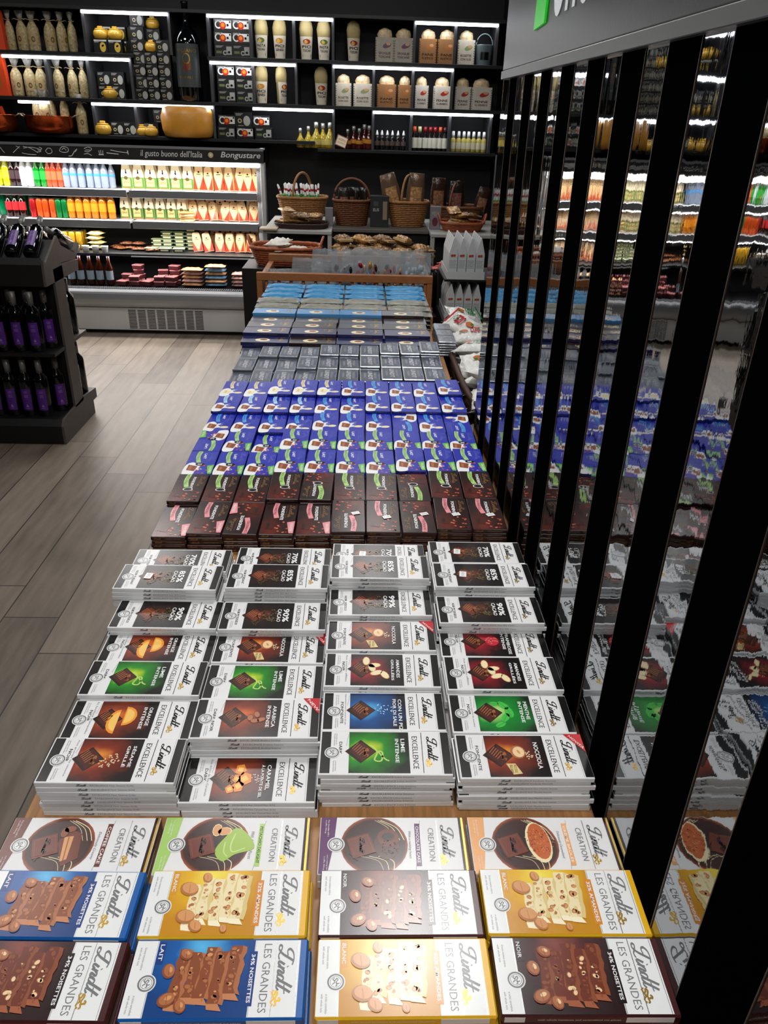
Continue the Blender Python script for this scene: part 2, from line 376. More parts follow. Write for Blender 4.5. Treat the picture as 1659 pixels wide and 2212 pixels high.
m_ = MB(); m_.box(-.003, .19, -1.55, 1.362, -.017, -.0005, sg2, .001); child(hd, m_.build('lower_lip'))
hz = lambda u, v, e: (-e, 1.36-u, v)     # u runs from the far end towards the viewer
green = pm('sign_green', '#1fc628', .35, emis=.25); wht = pm('sign_white', '#e8ecee', .35, emis=.15)
def onyz(px, py, x=.31): d = ray(px, py); p = EYE+d*((x-EYE.x)/d.x); return (1.96-p.y, p.z-1.69)
m_ = MB(); q = [onyz(1157, 66), onyz(1179, 56), onyz(1184, 0)]; u0, v0 = q[0]; u1 = q[1][0]
m_.prism([(1.36-u0, v0), (1.36-u1, v0+.004), (1.36-u1-.03, .40), (1.36-u0-.03, .40)], 'x', -.004, -.0002, green); child(hd, m_.build('green_mark'))
a = Art(1, 1); c0, b0 = onyz(1193, 43); c1, _v = onyz(1265, 0)
a.text('one', c0, b0+.001, c0+.235, b0+.125, wht, 1, shear=.0, bold=.01); m_ = MB(); a.onto(m_, lambda u, v, e: (-.0016-e, 1.36-u, v)); child(hd, m_.build('lettering'))
gsteel0 = pm('post_grey_steel', '#8a9094', .35, .5)
# ------------------------------------------------------------------ shelving on the back wall
SYF, SYB = 6.34, 6.70
shelfm = pm('shelf_black_laminate', '#141415', .45); divm = pm('divider_dark_grey', '#3c3d40', .5); panm = pm('shelf_back_panel', '#1b1c1e', .6)
ZS = [2.205, 1.925, 1.638]; ZL = [2.168, 1.886, 1.603]
rk = empty('wall_shelving', (-.8, 6.5, 0)); tag(rk, 'black shelving unit with lit shelves covering the back wall', 'shelving')
m_ = MB(); m_.box(-2.9+.8, 1.1+.8, SYB-6.5, SYB+.05-6.5, .1, 2.6, panm); child(rk, m_.build('back_panel'))
def board(x0, x1, z): m_ = MB(); m_.box(x0+.8, x1+.8, SYF-6.5, SYB-6.5, z-.022, z, shelfm, .001); child(rk, m_.build('shelf'))
for z in (ZS[0], ZS[2]): board(-2.9, 1.05, z)
board(-2.9, -1.635, ZS[1]); board(-1.115, 1.05, ZS[1])
board(-.34, 1.0, 1.352); board(-2.9, -.36, 1.40)
def div(x, z0, z1): m_ = MB(); m_.box(x-.009+.8, x+.009+.8, SYF+.02-6.5, SYB-6.5, z0+.001, z1-.023, divm); child(rk, m_.build('divider'))
GX = [-1.975+.2945*i for i in range(-3, 11)]
for (z0, z1, xs) in ((ZS[1], ZS[0], (-1.965, -1.37, -1.10, -.805, -.50, -.222, .357, .648, .945)), (ZS[2], ZS[1], (-2.27, -1.975, -1.67, -1.10, -.80, -.49, -.222, .072, .357, .645)), (1.40, ZS[2], (-1.975, -1.67, -1.10)), (1.352, ZS[2], (-.22, .072, .357, .645, .95))):
    for x in xs: div(x, z0, z1)
child(rk, MB().box(1.03+.8, 1.06+.8, SYF-6.5, SYB-6.5, 0, 2.6, shelfm).build('end_panel'))
child(rk, MB().box(1.00+.8, 1.029+.8, SYF-.05-6.5, SYF-.02-6.5, .0, 1.345, gsteel0).build('trim_post'))
LED = pm('led_light', '#f4f6ff', .5, emis=9)
def led(x0, x1, z, lab):
    r = empty('led_strip', ((x0+x1)/2, SYF+.004, z)); h = (x1-x0)/2
    m_ = MB(); m_.box(-h, h, -.010, .0, .0095, .013, alu); child(r, m_.build('housing')); m_ = MB(); m_.box(-h, h, -.012, .012, -.009, .009, LED, .003); child(r, m_.build('diffuser'))
    tag(r, lab, 'led light', 'shelf led strips'); l = (x1-x0 > .3) and area('shelf_light', ((x0+x1)/2, SYF+.02, z-.012), x1-x0, .02, 0.55*(x1-x0), (.93, .96, 1), (-.5, 0, 0)); return r
for k, (x0, x1, z, lab) in enumerate(((-1.965, -1.37, ZL[0], 'bright led strip above the yellow pots on the upper left'), (-1.10, -.222, ZL[0], 'bright led strip above the tall pasta bunches on the top level'), (.357, .945, ZL[0], 'bright led strip above the metal bucket at upper right'),
    (-2.56, -1.67, ZL[1], 'bright led strip over the tied pasta bags of the middle shelf'), (-1.10, -.49, ZL[1], 'bright led strip over mug boxes on the middle shelf'), (-.222, .645, ZL[1], 'long led strip over kraft cracker packs of the middle shelf'),
    (-1.975, -1.10, ZL[2], 'bright led strip above the big cheese wheel'), (-.81, -.222, ZL[2], 'bright led strip above the yellow oil bottles'), (.072, .957, ZL[2], 'bright led strip above the sauce and spray bottles'), (-2.5, -2.28, ZL[2], 'short led strip behind the copper pan'))):
    led(x0, x1, z, lab)
# ------------------------------------------------------------------ chilled cabinet
wsteel = pm('cabinet_white_steel', '#c4c6c8', .35, .3); gsteel = pm('cabinet_grey_steel', '#9a9c9f', .32, .55); dk = pm('cabinet_dark_interior', '#18181a', .5); grate = pm('cabinet_vent_dark', '#1a1a1a', .5)
fx0, fx1 = -3.6, -.80
fr = empty('chilled_cabinet', (-2.0, 6.3, 0)); tag(fr, 'long open chilled cabinet with three lit shelves of food and drinks', 'refrigerator')
def fb(name, x0, x1, y0, y1, z0, z1, m, b=.002): m_ = MB(); m_.box(x0+2, x1+2, y0-6.3, y1-6.3, z0, z1, m, b); return child(fr, m_.build(name))
fb('plinth', fx0, -.84, 6.10, 6.68, 0, .03, dk); 
m_ = MB(); m_.box(fx0+2, -.84+2, -.25, .38, .03, .205, wsteel, .004)
for i in range(8):
    for j in range(13):
        x = -1.815+i*.074; z = .045+j*.0115; m_.box(x+2, x+.060+2, -.2512, -.249, z, z+.006, grate)
child(fr, m_.build('base_panel'))
m_ = MB(); pr = []
for i in range(9): t = PI/2*i/8-PI/4; pr.append((-.235-.045*math.cos(t*1.2)-.0, .272+.062*math.sin(t*2*.9)))
m_.prism([(-.2, .21)]+[(p[0], p[1]) for p in pr]+[(-.2, .335)], 'x', fx0+2, -.84+2, gsteel); child(fr, m_.build('bumper'))
fb('deck', fx0, -.83, 6.12, 6.68, .21, .325, dk)
m_ = MB()
for i in range(110): m_.box(fx0+2+1.0+i*.0165, fx0+2+1.008+i*.0165, -.17, -.10, .326, .334, gsteel)
child(fr, m_.build('air_grille'))
fb('back_wall', fx0, -.80, 6.64, 6.69, .3, 1.33, dk)
fb('side_panel', -.80, -.765, 6.30, 6.69, .03, 1.34, gsteel); fb('glass_end', -.845, -.825, 6.08, 6.60, .03, .60, dk)
fb('corner_post', -.765, -.735, 6.26, 6.36, .03, 1.345, wsteel)
for z, n_, y0 in ((1.035, 'upper', 6.26), (.815, 'middle', 6.26)):
    for x0, x1 in ((fx0, -1.775), (-1.755, -.80)):
        m_ = MB(); m_.box(x0+2, x1+2, y0-6.3, .34, z-.018, z, wsteel, .001); m_.box(x0+2, x1+2, y0-.012-6.3, y0-6.3, z-.052, z+.004, gsteel, .003); child(fr, m_.build('shelf'))
m_ = MB(); m_.box(fx0+2, -.80+2, -.14, .34, .572, .59, dk, .001); m_.box(fx0+2+1.83, -.8+2, -.146, -.14, .568, .576, wsteel); child(fr, m_.build('shelf'))
m_ = MB(); m_.box(fx0+2, -.735+2, -.06, .36, 1.245, 1.335, pm('cabinet_header_black', '#1b1a1b', .5), .002); m_.box(fx0+2, -.735+2, -.064, -.06, 1.325, 1.343, gsteel); child(fr, m_.build('header'))
m_ = MB(); m_.box(fx0+2, -.77+2, -.062, -.03, 1.213, 1.243, pm('cabinet_lamp_white', '#fff7ea', .5, emis=2.6), .004); child(fr, m_.build('lamp_cover'))
a = Art(3, .1); CH = pm('chalk_white', '#d8d8d4', .8); hx = lambda x: x+3.6
# the chalk writing along the header
def hp(px, py): p = ony(px, py, 6.238); return (p.x+3.6, p.z-1.245)
u0, v0 = hp(304, 341); u1, v1 = hp(436, 328); a.text('il gusto buono dell\'Italia', u0, v0, u1, v1+.004, CH, 1, shear=.2)
u0, v0 = hp(477, 344); u1, v1 = hp(562, 331); a.text('Bongustare', u0, v0, u1, v1+.003, CH, 1, shear=.25, bold=.01)
u0, v0 = hp(455, 335); a.ring(u0, v0, .008, .019, pm('chalk_straw', '#c8b27c', .8), 1); a.ell(u0, v0, .009, .009, CH, 1)
def hs(pts, wd=.0035): a.stroke([hp(*p) for p in pts], wd, CH, 1, 5)
hs([(28, 330), (36, 322), (42, 316)]); hs([(34, 315), (42, 320)]); hs([(47, 330), (60, 333), (78, 334)]); hs([(49, 316), (65, 320), (82, 330)]); hs([(50, 320), (66, 318), (84, 322), (88, 327), (80, 328)]); hs([(84, 318), (90, 321), (84, 325), (80, 320)])
hs([(98, 326), (103, 320), (110, 322), (112, 329), (104, 332), (98, 326)]); hs([(128, 326), (132, 318), (140, 317), (147, 321), (146, 328), (136, 329), (128, 326)]); hs([(133, 324), (138, 320), (143, 325)]); hs([(148, 337), (155, 336), (160, 328), (166, 322), (162, 328)], .005)
hs([(181, 321), (190, 318), (198, 322), (190, 328), (182, 326)]); hs([(184, 324), (194, 324)]); hs([(181, 333), (190, 332), (198, 336)]); hs([(213, 325), (215, 333)], .004); hs([(217, 324), (218, 333)], .004); hs([(222, 325), (222, 333)], .004); hs([(213, 334), (224, 334)], .006); hs([(230, 330), (245, 332), (256, 333)], .005); hs([(238, 324), (258, 328), (275, 330)], .004); hs([(275, 325), (277, 334)], .006)
hs([(0, 318), (6, 326), (10, 330)])
m_ = MB(); a.onto(m_, lambda u, v, e: (u-3.6+2, 6.2398-6.3-e, 1.245+v)); child(fr, tag(m_.build('chalk_lettering'), 'white chalk lettering and kitchen tool sketches'))
area('cabinet_light', (-2.1, 6.26, 1.205), 2.6, .04, 14, (1, .97, .93), (-.35, 0, 0)); area('cabinet_light_low', (-2.1, 6.27, .56), 2.5, .03, 6, (1, .95, .95), (-.3, 0, 0))
area('cabinet_light_mid', (-2.1, 6.27, .98), 2.6, .02, 9, (1, .95, .9), (-.3, 0, 0)); area('cabinet_light_third', (-2.1, 6.27, .76), 2.6, .02, 8, (1, .95, .9), (-.3, 0, 0))
# ------------------------------------------------------------------ chocolate bars of the front rows
EW, EH, ET = .0775, .1715, .0073
def diamond(a, u, v, r, m1=None, streak=True):
    m1 = m1 or CHOC
    a.poly([(u-r, v), (u, v-r), (u+r, v), (u, v+r)], DKBR, 3)
    a.poly([(u-r*.8, v+r*.06), (u, v-r*.74), (u+r*.86, v+r*.1), (u+r*.02, v+r*.92)], m1, 4)
    if streak:
        for k in range(5):
            t = -.5+k*.22
            a.stroke([(u-r*.42+t*r*.6, v+r*(.1+t*.5)), (u+r*.1+t*r*.6, v-r*(.4-t*.5)+r*.1)], r*.05, MILK2, 5, 1)
    a.script(u-r*.3, v+r*.2, u+r*.45, v+r*.5, MILK2, 1.1, 5)
def nuts(a, pts, m, r, layer=5, edge=None, asp=.65):
    for i, (u, v) in enumerate(pts):
        an = (i*1.7) % PI
        if edge: a.ell(u, v, r*1.15, r*1.15*asp, edge, layer, an, 10)
        a.ell(u, v, r, r*asp, m, layer+1, an, 10)
def crumbs(a, u, v, r, n, m, size, seed=1, layer=5):
    R = random.Random(seed)
    for i in range(n):
        t = R.random()*2*PI; d = r*math.sqrt(R.random()); an = R.random()*PI
        a.ell(u+d*math.cos(t), v+d*math.sin(t), size*(.6+R.random()*.7), size*.45, m, layer, an, 6)
def fl_orange(a):
    O = ink('#f09a32'); O2 = ink('#f7c766')
    a.poly([(.30*EW, .40*EH)]+[(EW*(.56+.3*math.cos(t)), EH*(.40+.085*math.sin(t))) for t in [PI+i*PI/8 for i in range(9)]], O, 5)
    a.poly([(EW*(.56+.24*math.cos(t)), EH*(.40+.065*math.sin(t))) for t in [PI+i*PI/8 for i in range(9)]], O2, 6)
    a.poly([(EW*(.42+.24*math.cos(t)), EH*(.44+.10*math.sin(t))) for t in [i*PI/8 for i in range(9)]], O, 5)
    a.poly([(EW*(.42+.18*math.cos(t)), EH*(.45+.07*math.sin(t))) for t in [i*PI/8 for i in range(9)]], O2, 6)
def fl_lime(a):
    g = ink('#b9d86a'); a.stroke([(EW*.35, EH*.39), (EW*.5, EH*.44), (EW*.68, EH*.42), (EW*.7, EH*.47), (EW*.52, EH*.48), (EW*.5, EH*.45), (EW*.66, EH*.50), (EW*.7, EH*.53)], .0022, g, 5, 6)
def fl_seed(a): crumbs(a, EW*.52, EH*.47, EW*.17, 34, CREAM, .0017, 4)
def fl_nut(a):
    a.ell(EW*.42, EH*.47, EW*.15, EW*.13, MILK2, 5); a.ell(EW*.42, EH*.475, EW*.12, EW*.10, NUTL, 6); a.ell(EW*.42, EH*.475, EW*.05, EW*.02, NUT, 7, .4)
    crumbs(a, EW*.5, EH*.535, EW*.11, 12, CREAM, .0018, 7)
    a.poly([(EW*.68, EH*.36), (EW*.92, EH*.40), (EW*.9, EH*.47), (EW*.68, EH*.43)], CREAM2, 5); a.text('DELLE LANGHE', EW*.71, EH*.385, EW*.89, EH*.405, DKBR, 6); a.text('NOCCIOLE', EW*.71, EH*.415, EW*.88, EH*.435, DKBR, 6)
def fl_coffee(a): nuts(a, [(EW*.5, EH*.45), (EW*.58, EH*.49), (EW*.42, EH*.5), (EW*.55, EH*.54)], MILK2, .0058, 5, CHOC)
def fl_almond(a): nuts(a, [(EW*.25, EH*.36), (EW*.38, EH*.43), (EW*.45, EH*.41), (EW*.6, EH*.45), (EW*.66, EH*.52)], CREAM, .009, 5, NUT, .55)
def fl_mint(a):
    g = ink('#46c04a'); g2 = ink('#2b8f35')
    for u, v, r, an in ((.3, .45, .15, .7), (.48, .49, .17, .2), (.62, .45, .15, -.5), (.8, .40, .13, -1), (.25, .38, .1, 1.4)):
        a.ell(EW*u, EH*v, EW*r*.85, EW*r*.45, g, 5, an, 12); a.stroke([(EW*(u-r*.8*math.cos(an)), EH*v-EW*r*.8*math.sin(an)), (EW*(u+r*.8*math.cos(an)), EH*v+EW*r*.8*math.sin(an))], .0006, g2, 6, 1)
def fl_rasp(a):
    a.ell(EW*.47, EH*.49, EW*.16, EW*.14, ink('#c22a36'), 5); crumbs(a, EW*.47, EH*.49, EW*.13, 16, ink('#e86a70'), .0026, 3, 6)
def fl_caramel(a):
    c = ink('#e58a2c'); c2 = ink('#f6c257')
    for u, v, r, an in ((.3, .42, .13, .3), (.5, .46, .16, 1.1), (.66, .42, .13, -.4), (.72, .36, .1, .9), (.5, .4, .1, 0)):
        a.poly([(EW*(u+r*math.cos(an+k)), EH*v+EW*r*.8*math.sin(an+k)) for k in (0, 1.1, 2.4, 3.6, 5)], c, 5); a.poly([(EW*(u+r*.55*math.cos(an+k+.3)), EH*v+EW*r*.45*math.sin(an+k+.3)) for k in (0, 1.6, 3.2, 4.6)], c2, 6)
    crumbs(a, EW*.5, EH*.55, EW*.12, 14, WHITE, .0013, 9)
def fl_salt(a): crumbs(a, EW*.45, EH*.5, EW*.16, 18, ink('#c8e6f5'), .0017, 5)
def fl_bean(a): crumbs(a, EW*.5, EH*.47, EW*.22, 46, ink('#6b5a3c'), .0028, 6); crumbs(a, EW*.72, EH*.36, EW*.13, 20, ink('#5a4a30'), .002, 2)
GL = {'orange': glow('print_orange_glow', '#f59a35', '#8a2c0c', '#120605', .3, .45, .62), 'green': glow('print_green_glow', '#d9e81f', '#1f8f1c', '#070b05', .3, .45, .66),
      'blue': glow('print_blue_glow', '#4fb6ee', '#0d4f93', '#060a14', .3, .5, .7), 'red': glow('print_red_glow', '#e8434f', '#8c1020', '#100406', .28, .5, .52),
      'dark': glow('print_cocoa_glow', '#7a3218', '#2a120c', '#0f0709', rad=.5), 'rust': glow('print_rust_glow', '#e8752a', '#8a3415', '#140605', .3, .45, .62),
      'mint': glow('print_mint_glow', '#bff08a', '#128a2f', '#06120a')}
SLEEVE = pm('white_card_sleeve', '#e4e5e6', .3, 0, .5)
def box_side_text(mb, W, H, T, words, col=GREYT, body=True):
    a = Art(H, T)
    a.script(H*.30, T*.28, H*.375, T*.75, col, .8, 1)
    a.text(words, H*.40, T*.30, H*.40+H*.31, T*.66, col, 1)
    a.onto(mb, front(H, T, -W/2))
def excellence(lines, kind, gl, flav, strip='', badge=None, side=None, num=None):
    a = Art(EW, EH)
    a.rect(EW*.03, 0.002, EW*.97, EH*.085, BLACK, 2); a.rect(EW*.03, EH*.935, EW*.97, EH-.0006, BLACK, 2)
    a.seal(EW*.52, EH*.098, EW*.115, GREYT, WHITE)
    a.text(kind, EW*.27, EH*.148, EW*.27+EW*min(.56, .07*len(kind)), EH*.172, GREYT if len(kind) > 20 else BLACK, 2, bold=.01)
    for k, wds in enumerate(('Fine dark chocolate', 'Feine bittere Schokolade')):
        a.text(wds, EW*(.08 if k == 0 else .7), EH*.108, EW*(.36 if k == 0 else .94), EH*.118, GREYT, 2)
        a.text('chocolat noir fin' if k == 0 else 'cioccolato fondente', EW*(.08 if k == 0 else .7), EH*.124, EW*(.33 if k == 0 else .92), EH*.133, GREYT, 2)
    if strip: a.text(strip, EW*.06, EH*.180, EW*.86, EH*.196, GREYT, 2)
    a.panel(EW*.035, EH*.225, EW*.965, EH*.685, GL[gl], 2)
    a.stroke([(EW*.1, EH*.22), (EW*.36, EH*.205)], .0004, GREYT, 2, 1)
    diamond(a, EW*.49, EH*.315, EW*.265, CHOC2 if gl == 'dark' else CHOC)
    flav(a)
    if num:
        a.text(num, EW*.26, EH*.585, EW*.73, EH*.645, WHITE, 7, bold=.03); a.text(lines[0], EW*.27, EH*.532, EW*.73, EH*.57, WHITE, 7, bold=.02)
    elif len(lines) == 2:
        a.text(lines[0], EW*.2, EH*.622, EW*(.2+.078*len(lines[0])), EH*.652, WHITE, 7, bold=.02); a.text(lines[1], EW*.2, EH*.578, EW*(.2+.078*min(9, len(lines[1]))), EH*.606, WHITE, 7, bold=.02)
    else: a.text(lines[0], EW*.2, EH*.60, EW*.8, EH*.635, WHITE, 7, bold=.02)
    a.text('EXCELLENCE', EW*.13, EH*.71, EW*.87, EH*.752, BLACK, 2)
    a.stroke([(EW*.04, EH*.785), (EW*.96, EH*.785)], .0009, BLACK, 2, 1)
    a.script(EW*.13, EH*.825, EW*.70, EH*.905, BLACK, .40, 2, GOLD)
    a.stroke([(EW*.03, EH*.925), (EW*.97, EH*.925)], .0003, GREYT, 2, 1)
    if badge:
        a.poly([(EW*.0, EH*.86), (EW*.0, EH*.998), (EW*.42, EH*.998)], RED, 6); 
        vs, fs, _ = text2d(badge, 0, .01); P = []
        for x, y in vs:
            q = .04+.27*x; P.append((EW*(.03+.30*x)+EW*.0+y*-.0022+.0015, EH*(.895+.088*x)+y*.0035))
        a.it.append((P, fs, WHITE, 7, None))
    mb = MB(); mb.box(-EH/2, EH/2, -EW/2, EW/2, 0, ET, SLEEVE, .0007)
    a.onto(mb, lie(EW, EH, ET)); box_side_text(mb, EW, EH, ET, side or 'EXCELLENCE Noir')
    o = mb.build('boxed_chocolate_bar'); s = MB(); s.box(-EH/2, EH/2, -EW/2, EW/2, 0, ET, SLEEVE, .0007); box_side_text(s, EW, EH, ET, side or 'EXCELLENCE Noir')
    s.box(EH/2-.0002, EH/2+.00015, -EW/2+.003, EW/2-.003, .0008, ET-.0008, BLACK); s.box(-EH/2-.00015, -EH/2+.0002, -EW/2+.003, EW/2-.003, .0008, ET-.0008, BLACK)
    a2 = Art(EW, EH); a2.rect(EW*.03, 0.002, EW*.97, EH*.085, BLACK, 2); a2.rect(EW*.03, EH*.935, EW*.97, EH-.0006, BLACK, 2); a2.onto(s, lie(EW, EH, ET))
    o2 = s.build('boxed_chocolate_bar')
    return Proto(o, 'boxed chocolate bar'), Proto(o2, 'boxed chocolate bar')
EX = {
 'sesame': excellence(['SÉSAME', 'GRILLÉ'], 'NOIR', 'orange', fl_seed, 'Aux graines de sésame', side='EXCELLENCE Noir Sésame Grillé'),
 'orange': excellence(['ORANGE', 'INTENSE'], 'NOIR', 'rust', fl_orange, 'Et feuilleté d\'amandes', side='EXCELLENCE Noir Orange Intense'),
 'lime': excellence(['LIME', 'INTENSE'], 'DARK', 'green', fl_lime, side='EXCELLENCE Lime Intense'),
 'caramel': excellence(['CARAMEL', 'À LA POINTE DE SEL'], 'DARK', 'rust', fl_caramel, 'Aux éclats de fins Caramels', side='EXCELLENCE Noir Caramel Fleur de Sel'),
 'coffee': excellence(['ARABICA', 'INTENSE'], 'DARK·NOIR', 'rust', fl_coffee, badge='NEW', side='EXCELLENCE Arabica Intense'),
 'hazelnut': excellence(['NOCCIOLA'], 'FONDENTE', 'orange', fl_nut, badge='NOVITÀ', side='EXCELLENCE Fondente Nocciola'),
 'sea salt': excellence(['CON UN PIZZICO DI', 'FIOR DI SALE'], 'FONDENTE', 'blue', fl_salt, 'Impreziosito con un pizzico di sale', side='EXCELLENCE Fior di Sale'),
 'almond': excellence(['AMANDES', 'GRILLÉES'], 'NOIR', 'red', fl_almond, 'Aux amandes effilées', side='EXCELLENCE Noir Amandes Grillées'),
 'mint': excellence(['MENTHE', 'INTENSE'], 'NOIR', 'mint', fl_mint, 'À l\'arôme naturel de menthe', side='EXCELLENCE Noir Menthe Intense'),
 'raspberry': excellence(['FRAMBOISE', 'INTENSE'], 'NOIR', 'red', fl_rasp, 'Aux délicats éclats de framboise', side='EXCELLENCE Noir Framboise'),
 '90 percent cocoa': excellence(['CACAO'], 'NOIR PRODIGIEUX', 'dark', fl_bean, num='90%', side='EXCELLENCE Noir 90% Cacao'),
 '99 percent cocoa': excellence(['CACAO'], 'NOIR ABSOLU', 'dark', fl_bean, num='99%', side='EXCELLENCE Noir 99% Cacao'),
 '85 percent cocoa': excellence(['CACAO'], 'NOIR PUISSANT', 'dark', fl_bean, num='85%', side='EXCELLENCE Noir 85% Cacao'),
 '70 percent cocoa': excellence(['CACAO'], 'NOIR INTENSE', 'dark', fl_bean, num='70%', side='EXCELLENCE Noir 70% Cacao'),
}
TZ = .80
STK = MB(); STK.box(-.0085, .0085, -.006, .006, 0, .0004, WHITE); _a = Art(.017, .012); _a.text('€ 3,50', .003, .003, .014, .009, GREYT, 1)
_a.onto(STK, lambda u, v, e: (u-.0085, v-.006, .0004+e)); STKM = STK.mesh('price_sticker')
def sticker(parent, x, y, z, rz=0):
    o = bpy.data.objects.new('price_sticker', STKM); C.objects.link(o); o.parent = parent; o.location = (x, y, z); o.rotation_euler.z = rz
    return tag(o, 'small white price sticker')
# (column, row name, flavour, X left, Y front, top z, count visible as printed below, sticker, flavour below)
COLX = [-.395, -.222, -.047, .133]
STACKS = [
 (0, 'front', 'sesame', .687, .858, None, 0), (1, 'front', 'caramel', .683, .833, None, 0), (2, 'front', 'lime', .701, .858, None, 0), (3, 'front', 'hazelnut', .695, .857, 'mint', 1),
 (0, 'second', 'orange', .768, .851, None, 0), (1, 'second', 'coffee', .764, .857, None, 0), (2, 'second', 'sea salt', .787, .849, None, 0), (3, 'second', 'mint', .783, .850, None, 0),
 (0, 'third', 'lime', .847, .858, None, 0), (1, 'third', 'lime', .848, .851, None, 0), (2, 'third', 'almond', .868, .858, None, 0), (3, 'third', 'almond', .862, .856, None, 0),
 (0, 'fourth', 'orange', .928, .851, None, 0), (1, 'fourth', 'hazelnut', .930, .851, None, 0), (2, 'fourth', 'hazelnut', .953, .861, None, 0), (3, 'fourth', 'raspberry', .947, .851, None, 0),
 (0, 'fifth', '90 percent cocoa', .996, .866, None, 0), (1, 'fifth', '90 percent cocoa', .994, .870, None, 0), (2, 'fifth', '99 percent cocoa', 1.036, .870, None, 0), (3, 'fifth', '90 percent cocoa', 1.006, .873, None, 0),
 (0, 'sixth', '85 percent cocoa', 1.074, .892, None, 0), (1, 'sixth', '85 percent cocoa', 1.080, .888, None, 0), (2, 'sixth', '85 percent cocoa', 1.114, .888, None, 0), (3, 'sixth', '85 percent cocoa', 1.090, .886, None, 0),
 (0, 'seventh', '70 percent cocoa', 1.165, .868, None, 0), (1, 'seventh', '70 percent cocoa', 1.175, .868, None, 0), (2, 'seventh', '70 percent cocoa', 1.193, .868, None, 0), (3, 'seventh', '70 percent cocoa', 1.180, .880, None, 0)]
BULK = {}
def bulk(key, x, y, z, sx, sy, sz, m, rz=0):
    if key not in BULK: BULK[key] = MB()
    BULK[key].box(-sx/2, sx/2, -sy/2, sy/2, 0, sz, m, .0007, Matrix.Translation((x, y, z)) @ Matrix.Rotation(rz, 4, 'Z'))
R = random.Random(3)
for col, row, fl, yf, zt, below, stw in STACKS:
    n = max(3, round((zt-TZ)/(ET+.0001)))
    x = COLX[col]+EH/2+(-.012 if (row in ('sixth', 'seventh') and col == 0) else 0)
    for k in range(n):
        z = TZ+(n-1-k)*(ET+.0001)
        j = 0 if k == 0 else R.uniform(-.0045, .0045); jy = 0 if k == 0 else R.uniform(-.0015, .0025)
        rz = R.uniform(-.012, .012) if k else R.uniform(-.015, .01)
        if k > (9 if row == 'front' else 2 if row in ('second', 'third', 'fourth', 'seventh') else 4): bulk('boxed', x+j, yf+EW/2+jy, z, EH, EW, ET, SLEEVE, rz); continue
        f2 = below if (below and k > 1) else fl
        pr = EX[f2][0 if k == 0 else 1]
        o = pr.put((x+j, yf+EW/2+jy, z), 'white %s bar, %s, %s stack, %s white row' % (f2, ORD[min(k, 11)], ['leftmost', 'second', 'third', 'rightmost'][col], row), rz=rz, group='white boxed bars in the %s row' % row)
        if k == 0 and (col, row) in ((0, 'sixth'), (3, 'sixth'), (3, 'seventh')): sticker(o, -.035, .0, ET+.0012, 1.45)
        if k == 0 and (col, row) == (2, 'seventh'): sticker(o, -.03, .0, ET+.0012, 1.5)

